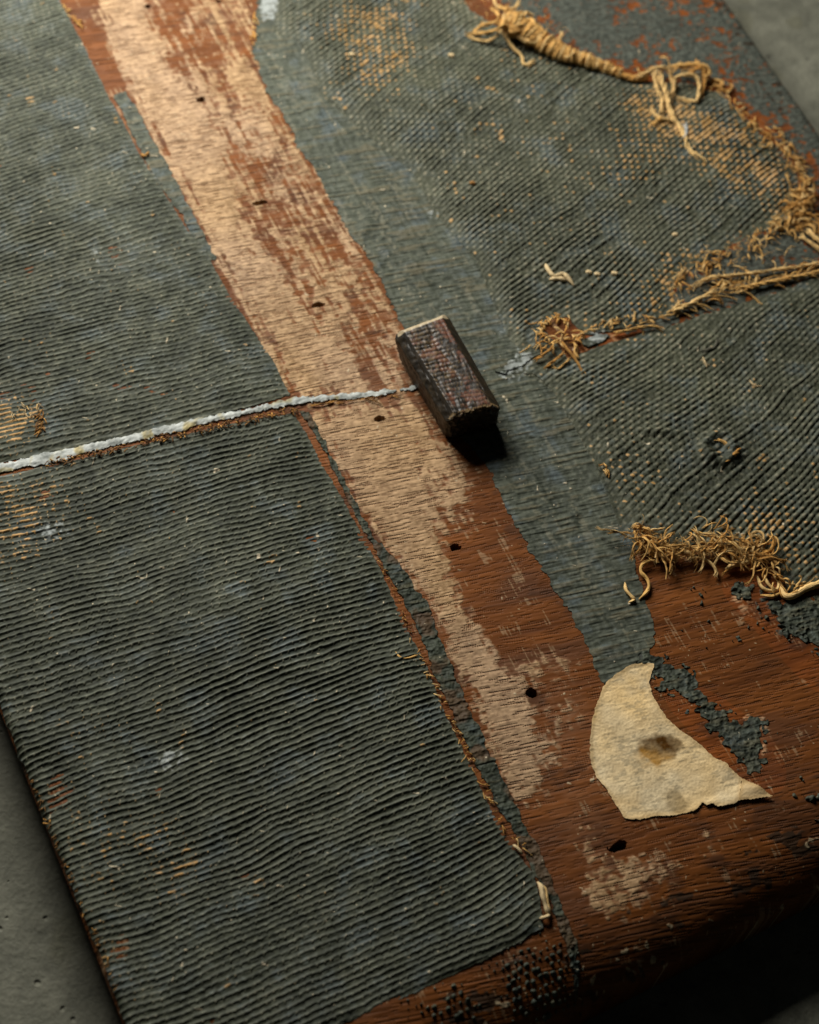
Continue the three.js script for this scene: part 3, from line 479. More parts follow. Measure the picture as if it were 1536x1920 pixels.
// ------------------------------------------------------------------ loose threads
const fibreTex = (() => { const n = 64, d = new Uint8Array(n * n * 4); for (let j = 0, k = 0; j < n; j++) for (let i = 0; i < n; i++, k += 4) { const q = clamp01(0.5 + 0.6 * vn(i * 0.55, j * 0.07) + 0.3 * vn(i * 0.2, j * 0.3 + 9)); d[k] = d[k + 1] = d[k + 2] = 255 * q; d[k + 3] = 255; } return texture(d, n, n, false, true); })();
const fibre = (r, g, b) => new THREE.MeshStandardMaterial({ color: new THREE.Color(r, g, b), roughness: 0.85, bumpMap: fibreTex, bumpScale: 0.00025 });
const FIB = [fibre(0.80, 0.47, 0.14), fibre(0.88, 0.59, 0.235), fibre(0.64, 0.32, 0.070), fibre(0.30, 0.14, 0.032), fibre(0.66, 0.50, 0.27)];
const BLUEISH = fibre(0.5, 0.52, 0.50), GREY = fibre(0.16, 0.155, 0.11), BROWN = fibre(0.16, 0.075, 0.02);
function tube(pts, radius, sides = 6) {                             // tapered, slightly uneven yarn
  const curve = new THREE.CatmullRomCurve3(pts), len = curve.getLength(), n = Math.min(60, Math.max(6, Math.round(len / 0.0007)));
  const fr = curve.computeFrenetFrames(n, false), pos = new Float32Array((n + 1) * (sides + 1) * 3), uv = new Float32Array((n + 1) * (sides + 1) * 2), idx = [], c = new THREE.Vector3(), seed = pts[0].x * 9000 + pts[0].z * 7000;
  for (let i = 0; i <= n; i++) {
    curve.getPointAt(i / n, c);
    const e = Math.min(1, 0.3 + 5 * Math.min(i, n - i) / n), r = radius * e * (1 + 0.22 * vn(i * 0.7, seed));
    for (let s = 0; s <= sides; s++) {
      const a = s / sides * Math.PI * 2, q = r * (1 + 0.14 * vn(s % sides * 1.7 + i * 0.25, seed + 5)), k = i * (sides + 1) + s;
      pos[k * 3] = c.x + q * (Math.cos(a) * fr.normals[i].x + Math.sin(a) * fr.binormals[i].x);
      pos[k * 3 + 1] = c.y + q * (Math.cos(a) * fr.normals[i].y + Math.sin(a) * fr.binormals[i].y);
      pos[k * 3 + 2] = c.z + q * (Math.cos(a) * fr.normals[i].z + Math.sin(a) * fr.binormals[i].z);
      uv[k * 2] = s / sides; uv[k * 2 + 1] = i / n * len * 60;
      if (i < n && s < sides) { const b = k + sides + 1; idx.push(k, k + 1, b, b, k + 1, b + 1); }
    }
  }
  const g = new THREE.BufferGeometry(); g.setAttribute('position', new THREE.BufferAttribute(pos, 3)); g.setAttribute('uv', new THREE.BufferAttribute(uv, 2)); g.setIndex(idx); g.computeVertexNormals(); return g;
}
function yarn(pts, r) {
  const curve = new THREE.CatmullRomCurve3(pts), len = curve.getLength(), n = Math.min(36, Math.max(6, Math.round(len / 0.0009))), fr = curve.computeFrenetFrames(n, false), list = [], seed = pts[0].x * 7000 + pts[0].z * 9000;
  for (let k = 0; k < 4; k++) {
    const sub = [];
    for (let i = 0; i <= n; i++) {
      const t = i / n, loose = 1 + 1.6 * Math.pow(Math.abs(2 * t - 1), 5) + 0.5 * vn(i * 0.3, seed + k * 9), a = k * 1.57 + t * len * 420 + 0.8 * vn(i * 0.2, seed + k * 5), q = r * 0.62 * loose, p = curve.getPointAt(t);
      p.addScaledVector(fr.normals[i], Math.cos(a) * q).addScaledVector(fr.binormals[i], Math.sin(a) * q); p.y = Math.max(p.y, panelY(p.x, p.z) + 0.0004); sub.push(p);
    }
    list.push(tube(sub.filter((_, i) => i % 2 === 0 || i === n), r * (0.46 + 0.16 * vn(seed, k * 3.3)), 5));
  }
  return mergeGeometries(list);
}
const threadCount = new Map(), fluff = new Map();
function thread(pts, r, m, parent, fine) {                          // a few hundred per cloth are parts of their own, the rest and the finest fuzz are one part
  const n = threadCount.get(parent) ?? 0;
  if (!fine && n < 285) { threadCount.set(parent, n + 1); mesh('thread', r > 0.00034 ? yarn(pts, r) : tube(pts, r, 5), m, parent); return; }
  const g = tube(pts, r, fine ? 4 : 6), c = new Float32Array(g.attributes.position.count * 3);
  for (let i = 0; i < c.length; i += 3) { c[i] = m.color.r; c[i + 1] = m.color.g; c[i + 2] = m.color.b; }
  g.setAttribute('color', new THREE.BufferAttribute(c, 3)); if (!fluff.has(parent)) fluff.set(parent, []); fluff.get(parent).push(g);
}
const T = (list, rmm, m, parent) => thread(list.map(([x, y, h]) => P(x, y, h / 1000)), rmm / 1000, m, parent);
function strand(rand, x, z, dir, len, h0, lift, curl) {             // a wandering yarn that rises and comes down again
  const n = Math.max(4, Math.round(len / 0.0012)), pts = []; let a = dir, c = (rand() - 0.5) * curl, y = h0;
  for (let i = 0; i <= n; i++) {
    const t = i / n; pts.push(new THREE.Vector3(x, Math.max(panelY(x, z) + 0.0006, h0 + lift * Math.sin(Math.PI * Math.min(1, t * 1.1)) + (rand() - 0.5) * 0.0004 + t * (rand() - 0.4) * lift * 0.4), z));
    c += (rand() - 0.5) * curl; c *= 0.9; a += c; x += Math.cos(a) * len / n; z += Math.sin(a) * len / n;
  }
  return pts;
}
function fray(parent, seed, path, n, o) {                           // strands along a measured line: o.dir image angle (deg), o.spread, o.len [min,max] mm, o.r, o.lift, o.curl, o.mats
  const rand = rng(seed), pts = path.map(([x, y]) => P(x, y)), cum = [0]; for (let i = 1; i < pts.length; i++) cum.push(cum[i - 1] + pts[i].distanceTo(pts[i - 1]));
  for (let k = 0; k < n; k++) {
    const s = rand() * cum[cum.length - 1]; let i = 1; while (cum[i] < s && i < pts.length - 1) i++;
    const t = (s - cum[i - 1]) / (cum[i] - cum[i - 1]), x = mix(pts[i - 1].x, pts[i].x, t) + (rand() - 0.5) * (o.wide ?? 2) * 0.001, z = mix(pts[i - 1].z, pts[i].z, t) + (rand() - 0.5) * (o.wide ?? 2) * 0.001;
    const dir = (o.dir + (rand() - 0.5) * 2 * o.spread) * Math.PI / 180, len = mix(o.len[0], o.len[1], rand() * rand()) / 1000;
    thread(strand(rand, x, z, dir, len, panelY(x, z) + (o.h0 ?? 0.8) / 1000 * (0.6 + 0.8 * rand()), o.lift / 1000 * rand(), o.curl), o.r / 1000 * (0.42 + 0.52 * rand()), o.mats[Math.floor(rand() * o.mats.length)], parent, o.fine);
  }
}
const TAN = [FIB[0], FIB[1], FIB[0], FIB[2]], OCHRE = [FIB[0], FIB[2], FIB[2], FIB[1]], RUST = [FIB[2], FIB[3], FIB[3]];
{
  // rolled hem at the top: a tapering twisted cord with raised turns
  const axis = new THREE.CatmullRomCurve3([[938, 40, 5.5], [975, 52, 5.0], [1010, 74, 4.2], [1050, 98, 3.4], [1095, 112, 2.8], [1140, 128, 2.2], [1185, 146, 1.8], [1215, 146, 1.8]].map(([x, y, h]) => P(x, y, h / 1000)));
  const n = 200, sides = 22, fr = axis.computeFrenetFrames(n, false), pos = [], idx = [], uv = [], c = new THREE.Vector3();
  for (let i = 0; i <= n; i++) {
    const t = i / n; axis.getPointAt(t, c);
    const R = 0.86 * mix(0.0072, 0.0015, Math.pow(t, 0.7)) * (i < 8 ? 0.4 + 0.6 * i / 8 : 1);
    for (let s = 0; s <= sides; s++) {
      const a = s / sides * Math.PI * 2, tw = t * 44 + a / (Math.PI * 2) * 1, rb = Math.abs(Math.sin(tw * Math.PI)), q = R * (0.80 + 0.20 * Math.sqrt(rb) + 0.16 * vn(a % 6.28 * 1.6, t * 26 + 3)) + 0.0004 * vn(tw * 3, a * 2);
      const N = fr.normals[i], B = fr.binormals[i];
      pos.push(c.x + q * (Math.cos(a) * N.x + Math.sin(a) * B.x), c.y + 0.75 * q * (Math.cos(a) * N.y + Math.sin(a) * B.y), c.z + q * (Math.cos(a) * N.z + Math.sin(a) * B.z)); uv.push(s / sides * 6, t * 9);
      if (i < n && s < sides) { const k = i * (sides + 1) + s, b = k + sides + 1; idx.push(k, k + 1, b, b, k + 1, b + 1); }
    }
  }
  const g = new THREE.BufferGeometry(); g.setAttribute('position', new THREE.Float32BufferAttribute(pos, 3)); g.setAttribute('uv', new THREE.Float32BufferAttribute(uv, 2)); g.setIndex(idx); g.computeVertexNormals();
  mesh('rolled_hem', g, FIB[2], canvasRU, 'tan hem rolled into a twisted cord');
  // its loose end
  T([[950, 35, 9], [938, 52, 10], [925, 58, 7], [905, 62, 4], [885, 64, 2], [872, 66, 1]], 0.75, FIB[0], canvasRU);
  T([[874, 66, 1], [895, 75, 2], [915, 76, 3], [932, 66, 6], [940, 50, 8]], 0.7, FIB[1], canvasRU);
  T([[890, 62, 2], [900, 50, 4], [920, 44, 6], [940, 40, 8]], 0.8, FIB[0], canvasRU);
  T([[944, 55, 7], [950, 72, 5], [962, 90, 3], [978, 104, 2], [981, 118, 1.4], [988, 122, 1.4], [1003, 114, 1.2]], 0.7, FIB[1], canvasRU);
  T([[972, 66, 6], [985, 76, 5.5], [1005, 82, 5], [1025, 90, 4.5], [1050, 94, 4]], 1.0, FIB[1], canvasRU);
  T([[960, 54, 9], [980, 46, 9.5], [1000, 42, 8], [1010, 50, 7], [1000, 56, 7]], 0.7, FIB[0], canvasRU);
  T([[928, -6, 3], [930, 8, 6], [945, 18, 8], [965, 14, 8], [975, 2, 6]], 0.75, FIB[1], canvasRU);
  T([[922, 16, 4], [932, 24, 6], [938, 34, 8]], 0.8, FIB[0], canvasRU);
  const rand = rng(77);
  for (let i = 0; i < 44; i++) {                                    // turns of yarn wound round the roll
    const t = 0.04 + 0.80 * i / 44 + 0.008 * rand(), p = axis.getPointAt(t), d = axis.getTangentAt(t), R = mix(0.0072, 0.0015, Math.pow(t, 0.7)) * (0.82 + 0.30 * rand()), sx = -d.z, sz = d.x, sk = (rand() - 0.35) * 0.0042 * (1 - 0.6 * t);
    const pts = []; for (let k = 0; k <= 6; k++) { const a = Math.PI * (k / 6 * 1.15 - 0.075), e = Math.cos(a) * R, sl = (k / 6 - 0.5) * 2 * sk; pts.push(new THREE.Vector3(p.x + sx * e + d.x * sl, p.y + Math.sin(a) * R * 0.82, p.z + sz * e + d.z * sl)); }
    thread(pts, 0.00085 - 0.0004 * t, TAN[i % 3], canvasRU);
  }
  for (let i = 0; i < 26; i++) {                                    // yarn turns heaped on the thick end
    const t = rand() * rand() * 0.5, p = axis.getPointAt(t), R = mix(0.0056, 0.0022, t), x = p.x + (rand() - 0.5) * R * 1.9, z = p.z + (rand() - 0.5) * R * 1.9;
    thread(strand(rand, x, z, rand() * 6.28, 0.004 + rand() * 0.006, p.y + R * 0.55, 0.0014, 1.6), 0.0005 + rand() * 0.0003, TAN[i % 4], canvasRU);
  }
  // loops where the hem unravels
  T([[1190, 146, 2], [1210, 138, 4], [1228, 128, 5.5], [1246, 126, 6], [1256, 134, 5], [1260, 150, 3], [1264, 165, 1.6], [1258, 182, 1.2]], 0.8, FIB[1], canvasRU);
  T([[1224, 130, 5], [1229, 150, 4], [1232, 165, 3], [1240, 185, 2], [1241, 205, 1.5], [1240, 216, 1.2]], 0.85, FIB[1], canvasRU);
  T([[1232, 130, 5], [1240, 150, 4.5], [1248, 170, 3.5], [1252, 190, 2.6], [1258, 210, 2], [1266, 226, 1.5], [1276, 240, 1.2], [1286, 262, 1.0], [1294, 284, 1.0], [1308, 294, 1.0], [1326, 304, 0.9]], 1.05, FIB[1], canvasRU);
  T([[1218, 204, 1.2], [1228, 214, 1.6], [1240, 222, 1.8], [1255, 225, 1.6], [1266, 230, 1.6]], 0.85, FIB[1], canvasRU);
  T([[1222, 236, 1.0], [1232, 226, 1.5], [1242, 222, 1.8]], 0.8, FIB[0], canvasRU);
  T([[1256, 186, 1], [1264, 170, 2], [1264, 152, 4], [1272, 144, 5], [1290, 140, 5.5], [1304, 144, 5], [1312, 158, 4], [1310, 176, 3], [1306, 190, 2], [1292, 190, 1.6], [1278, 186, 1.4], [1266, 184, 1.2]], 0.8, FIB[1], canvasRU);
  T([[1256, 130, 5], [1275, 124, 6], [1300, 122, 6], [1320, 124, 5.5], [1330, 136, 4], [1322, 150, 3]], 1.1, FIB[0], canvasRU);
  T([[1290, 140, 5], [1305, 130, 6], [1318, 126, 6], [1322, 145, 4], [1318, 165, 2.5], [1312, 185, 1.5]], 0.8, FIB[2], canvasRU);
  T([[1306, 114, 5], [1312, 124, 6], [1320, 130, 5.5]], 0.8, FIB[2], canvasRU);
  T([[1332, 150, 1.5], [1350, 152, 1.6], [1356, 160, 1.2], [1342, 164, 1]], 0.8, FIB[0], canvasRU);
  T([[1284, 232, 1.2], [1288, 244, 1.5], [1282, 262, 1.2]], 0.7, BLUEISH, canvasRU);
  fray(canvasRU, 5, [[1195, 150], [1235, 140], [1290, 135], [1330, 145]], 16, { dir: 60, spread: 130, len: [5, 12], r: 0.42, lift: 3, h0: 2, curl: 0.6, mats: TAN });
  fray(canvasRU, 6, [[1330, 160], [1370, 190], [1400, 225], [1440, 250], [1480, 290], [1500, 330]], 60, { dir: 40, spread: 70, len: [3, 12], r: 0.48, lift: 1.2, h0: 0.9, wide: 6, curl: 0.5, mats: OCHRE });
  fray(canvasRU, 7, [[1500, 360], [1480, 400], [1500, 420], [1540, 420]], 62, { dir: 10, spread: 120, len: [5, 18], r: 0.6, lift: 3, h0: 1.6, wide: 7, curl: 0.5, mats: OCHRE });
  T([[1500, 440, 1.6], [1515, 452, 2], [1540, 470, 1.4]], 0.8, FIB[1], canvasRU);
  T([[1512, 430, 2.2], [1530, 446, 2.4], [1560, 468, 1.6]], 0.9, FIB[1], canvasRU);
  fray(canvasRU, 8, [[1440, 425], [1470, 430], [1500, 425]], 26, { dir: 60, spread: 160, len: [3, 8], r: 0.55, lift: 2, h0: 1.4, wide: 4, curl: 0.9, mats: OCHRE });
  // the torn seam between the two coarse canvases
  fray(canvasRU, 9, [[1270, 545], [1290, 515], [1330, 490], [1390, 470], [1440, 455]], 52, { dir: -10, spread: 100, len: [3, 11], r: 0.42, lift: 1.2, h0: 0.8, wide: 9, curl: 0.5, mats: TAN });
  fray(canvasRL, 10, [[1180, 612], [1240, 596], [1290, 575], [1350, 548], [1420, 535], [1536, 508]], 60, { dir: -30, spread: 40, len: [4, 16], r: 0.42, lift: 1.0, h0: 1.0, wide: 5, curl: 0.3, mats: TAN });
  T([[1282, 566, 1.5], [1262, 584, 2], [1290, 572, 2.2], [1320, 556, 2], [1350, 540, 1.6]], 0.9, FIB[1], canvasRL);
  T([[1296, 540, 1.4], [1330, 522, 1.8], [1380, 516, 1.8], [1440, 508, 1.6], [1500, 500, 1.2], [1560, 490, 1]], 0.8, FIB[1], canvasRL);
  T([[1380, 545, 1.4], [1440, 530, 1.8], [1500, 518, 1.6], [1560, 505, 1.2]], 0.9, FIB[0], canvasRL);
  T([[1150, 626, 1.4], [1190, 616, 1.6], [1230, 612, 1.4], [1245, 620, 1]], 0.6, FIB[0], canvasRL);
  fray(canvasRL, 12, [[1090, 625], [1140, 612], [1200, 604], [1270, 580]], 34, { dir: -20, spread: 80, len: [2, 7], r: 0.4, lift: 0.8, h0: 0.9, wide: 5, curl: 0.5, mats: OCHRE });
  fray(canvasRL, 40, [[1290, 560], [1350, 530], [1430, 505], [1540, 480]], 46, { dir: -25, spread: 70, len: [3, 13], r: 0.36, lift: 1.4, h0: 0.9, wide: 12, curl: 0.5, mats: [FIB[0], FIB[1], FIB[2], GREY] });
  fray(canvasRU, 41, [[1262, 555], [1300, 510], [1370, 480], [1460, 450]], 90, { dir: -20, spread: 120, len: [2, 8], r: 0.16, lift: 1.2, h0: 1.0, wide: 12, curl: 0.6, mats: TAN, fine: true });
  fray(canvasRU, 42, [[1480, 300], [1500, 380], [1470, 420], [1540, 440]], 90, { dir: 40, spread: 160, len: [3, 12], r: 0.16, lift: 2.4, h0: 1.6, wide: 10, curl: 0.5, mats: TAN, fine: true });
  fray(canvasRU, 43, [[900, 40], [960, 40], [1040, 80]], 60, { dir: 60, spread: 160, len: [2, 7], r: 0.14, lift: 2.4, h0: 6.0, wide: 10, curl: 0.6, mats: TAN, fine: true });
  // the torn hole near the block
  fray(canvasRU, 13, [[1004, 640], [1014, 606], [1040, 594], [1066, 600]], 40, { dir: 80, spread: 60, len: [2, 6], r: 0.4, lift: 0.8, h0: 1.0, wide: 3, curl: 0.4, mats: OCHRE });
  fray(canvasRU, 14, [[1000, 650], [1030, 640], [1060, 640], [1100, 632]], 40, { dir: 20, spread: 140, len: [3, 10], r: 0.42, lift: 1.8, h0: 1.2, wide: 5, curl: 0.4, mats: OCHRE });
  T([[1050, 640, 2], [1064, 655, 2.4], [1078, 672, 1.8], [1096, 704, 1.2]], 0.55, FIB[2], canvasRL);
  T([[1060, 660, 2], [1045, 672, 2], [1020, 692, 1.2]], 0.55, FIB[2], canvasRL);
  T([[1070, 672, 1.8], [1056, 684, 1.6], [1044, 692, 1.2], [1036, 686, 1]], 0.5, FIB[0], canvasRL);
  T([[1040, 648, 2.2], [1020, 664, 2.2], [1002, 676, 1.6]], 0.55, FIB[2], canvasRL);
  T([[1080, 645, 2], [1078, 662, 2], [1086, 672, 1.4]], 0.5, FIB[0], canvasRL);
  // yellowish flakes of size
  T([[1022, 494, 1], [1028, 506, 1.5], [1040, 518, 1.6], [1056, 514, 1.6], [1072, 530, 1.4], [1076, 536, 1]], 1.0, FIB[4], canvasRU);
  T([[1030, 524, 1.2], [1046, 522, 1.5], [1062, 526, 1.3]], 0.9, FIB[4], canvasRU);
  for (const [x, y] of [[1104, 512], [1120, 516], [1152, 514], [1266, 442], [886, 345], [846, 105], [660, 104]]) T([[x - 5, y, 0.9], [x, y - 2, 1.5], [x + 5, y + 2, 0.9]], 1.0, x === 886 ? FIB[3] : FIB[4], canvasRU);
  // knot pulled out of the lower canvas
  T([[1340, 830, 1], [1352, 826, 2], [1366, 838, 2.2], [1374, 850, 2.4], [1366, 862, 2], [1356, 866, 1.4]], 0.7, FIB[0], canvasRL);
  T([[1360, 868, 1.2], [1370, 858, 2.4], [1380, 850, 3], [1384, 842, 2.2]], 0.9, FIB[2], canvasRL);
  T([[1380, 838, 1.6], [1372, 826, 1.6], [1360, 818, 1.2]], 0.6, FIB[0], canvasRL);
  T([[1404, 715, 1], [1414, 722, 1.4], [1430, 726, 1]], 0.5, FIB[4], canvasRL);
  T([[1312, 660, 1], [1326, 656, 1.4], [1340, 650, 1.6], [1348, 636, 1.2]], 0.6, GREY, canvasRL);
  T([[1316, 672, 1], [1322, 680, 1.4], [1328, 688, 1]], 0.6, FIB[4], canvasRL);
  fray(canvasRL, 15, [[1130, 868], [1138, 888]], 6, { dir: 90, spread: 60, len: [2, 5], r: 0.5, lift: 1, h0: 1, curl: 0.4, mats: OCHRE });
  // the fringe on its lower edge
  const fringe = [[1186, 1010], [1210, 1034], [1250, 1040], [1290, 1046], [1330, 1042], [1360, 1030], [1400, 1040], [1430, 1050]];
  fray(canvasRL, 16, fringe, 46, { dir: 5, spread: 35, len: [9, 20], r: 0.66, lift: 3.0, h0: 2.4, wide: 7, curl: 0.5, mats: TAN });
  fray(canvasRL, 33, fringe, 34, { dir: 185, spread: 40, len: [8, 16], r: 0.6, lift: 3.0, h0: 2.6, wide: 7, curl: 0.6, mats: TAN });
  fray(canvasRL, 17, fringe, 24, { dir: -80, spread: 80, len: [4, 8], r: 0.6, lift: 3.6, h0: 2.4, wide: 6, curl: 0.7, mats: OCHRE });
  fray(canvasRL, 34, fringe, 16, { dir: 90, spread: 60, len: [3, 8], r: 0.42, lift: 1.6, h0: 2.4, wide: 4, curl: 0.7, mats: TAN });
  fray(canvasRL, 18, [[1185, 1000], [1200, 1020], [1225, 1040]], 26, { dir: 35, spread: 22, len: [8, 18], r: 0.6, lift: 3, h0: 2.6, wide: 4, curl: 0.25, mats: TAN });
  fray(canvasRL, 19, [[1290, 1000], [1330, 1004], [1370, 1010]], 24, { dir: 10, spread: 60, len: [6, 12], r: 0.34, lift: 3, h0: 2.4, wide: 4, curl: 0.6, mats: TAN });
  fray(canvasRL, 31, fringe, 260, { dir: 20, spread: 180, len: [3, 10], r: 0.12, lift: 3, h0: 3.2, wide: 9, curl: 0.6, mats: TAN, fine: true });
  T([[1228, 1050, 3], [1216, 1052, 2.6], [1204, 1060, 2], [1202, 1072, 1.6], [1212, 1084, 1.2], [1217, 1096, 1], [1214, 1108, 0.9], [1198, 1124, 0.8]], 0.7, FIB[0], canvasRL);
  T([[1172, 1092, 0.9], [1174, 1106, 1.2], [1186, 1120, 1.2], [1190, 1124, 1], [1178, 1130, 0.9]], 0.65, FIB[1], canvasRL);
  T([[1442, 1006, 4.4], [1452, 1012, 4], [1446, 1030, 3.4], [1424, 1040, 3]], 0.8, FIB[2], canvasRL);
  T([[1360, 1066, 1.6], [1380, 1058, 2.6], [1400, 1054, 3], [1410, 1046, 3]], 0.9, FIB[1], canvasRL);
  T([[1420, 1080, 1.2], [1430, 1102, 1.4], [1450, 1108, 1.2], [1460, 1100, 1]], 0.6, FIB[1], canvasRL);
  T([[1430, 1070, 1.6], [1440, 1094, 1.8], [1456, 1106, 1.4], [1460, 1090, 1.2], [1448, 1076, 1.6]], 0.6, FIB[1], canvasRL);
  T([[1426, 1116, 0.9], [1450, 1118, 1.2], [1466, 1112, 1.2], [1476, 1120, 1.2], [1486, 1110, 1.2]], 0.6, FIB[0], canvasRL);
  T([[1462, 1098, 1], [1474, 1118, 1.4], [1490, 1116, 1.6], [1506, 1106, 1.6], [1530, 1096, 1.8], [1570, 1082, 1.6]], 1.3, FIB[1], canvasRL);
  fray(canvasRL, 20, [[1400, 1040], [1440, 1070], [1460, 1100]], 26, { dir: 60, spread: 60, len: [4, 10], r: 0.45, lift: 2, h0: 1.6, wide: 4, curl: 0.5, mats: TAN });
  fray(canvasRL, 21, [[1470, 1116], [1500, 1106], [1560, 1086]], 20, { dir: -20, spread: 40, len: [3, 8], r: 0.4, lift: 1, h0: 1.4, wide: 3, curl: 0.4, mats: TAN });
  // short brown fibres along the white seam's torn lower side
  fray(canvasLL, 22, [[90, 872], [200, 848], [350, 814], [470, 788], [560, 770]], 210, { dir: 60, spread: 90, len: [1.2, 3.4], r: 0.36, lift: 0.8, h0: 1.1, wide: 2.6, curl: 0.6, mats: [FIB[2], FIB[3], BROWN, BROWN, BROWN] });
  fray(canvasLL, 23, [[560, 766], [640, 756], [740, 744]], 20, { dir: -25, spread: 20, len: [3, 9], r: 0.3, lift: 0.2, h0: 0.5, wide: 0.8, curl: 0.2, mats: RUST });
  // frayed right edge of the left canvas
  fray(canvasLL, 24, [[765, 1190], [800, 1270], [840, 1345], [885, 1435], [930, 1530], [975, 1590]], 64, { dir: 20, spread: 70, len: [1.5, 5], r: 0.3, lift: 0.6, h0: 0.7, wide: 2, curl: 0.5, mats: OCHRE });
  fray(canvasLL, 25, [[700, 1030], [740, 1110], [770, 1190]], 20, { dir: 40, spread: 70, len: [1, 3], r: 0.28, lift: 0.4, h0: 0.6, wide: 1.5, curl: 0.5, mats: RUST });
  T([[742, 1222, 0.9], [750, 1232, 1.2], [766, 1234, 1.2], [784, 1228, 1]], 0.38, FIB[0], canvasLL);
  T([[1008, 1654, 1.2], [1014, 1662, 2.2], [1018, 1680, 2.6], [1024, 1700, 2.2], [1030, 1718, 1.6]], 0.9, FIB[4], canvasLL);
  T([[1012, 1660, 2], [1022, 1666, 2], [1026, 1690, 2], [1032, 1716, 1.4]], 0.6, FIB[1], canvasLL);
  T([[1012, 1722, 1.2], [1022, 1720, 1.8], [1032, 1716, 1.6]], 0.8, FIB[4], canvasLL);
  T([[962, 1584, 1], [972, 1592, 1.4], [980, 1602, 1]], 0.6, FIB[4], canvasLL);
  // left margin and small worn places
  fray(canvasLU, 26, [[76, 765], [80, 790], [74, 812]], 30, { dir: 95, spread: 50, len: [1.5, 5], r: 0.32, lift: 0.8, h0: 1.1, wide: 2.4, curl: 0.4, mats: RUST });
  fray(canvasLU, 27, [[30, 770], [80, 770]], 16, { dir: 70, spread: 40, len: [2, 6], r: 0.28, lift: 0.3, h0: 1.0, wide: 6, curl: 0.2, mats: [FIB[4], FIB[1]] });
  fray(canvasLL, 28, [[52, 1440], [110, 1580], [178, 1740], [238, 1890]], 60, { dir: 130, spread: 60, len: [1, 3.4], r: 0.26, lift: 0.4, h0: 0.4, wide: 1.2, curl: 0.4, mats: RUST });
  fray(canvasLU, 29, [[112, 10], [130, 30], [146, 50]], 18, { dir: 10, spread: 40, len: [2, 5], r: 0.36, lift: 0.5, h0: 0.7, wide: 2, curl: 0.4, mats: OCHRE });
  T([[264, 290, 0.9], [272, 292, 1.2], [280, 286, 0.9]], 0.5, FIB[2], canvasLU);
  fray(canvasRU, 30, [[478, 20], [472, 60], [470, 92]], 14, { dir: 60, spread: 30, len: [2, 7], r: 0.36, lift: 0.5, h0: 0.6, wide: 1.4, curl: 0.3, mats: OCHRE });
}

for (const [parent, list] of fluff) mesh('loose_fibres', mergeGeometries(list), new THREE.MeshStandardMaterial({ vertexColors: true, roughness: 0.9, bumpMap: fibreTex, bumpScale: 0.00025 }), parent).userData.kind = 'stuff';

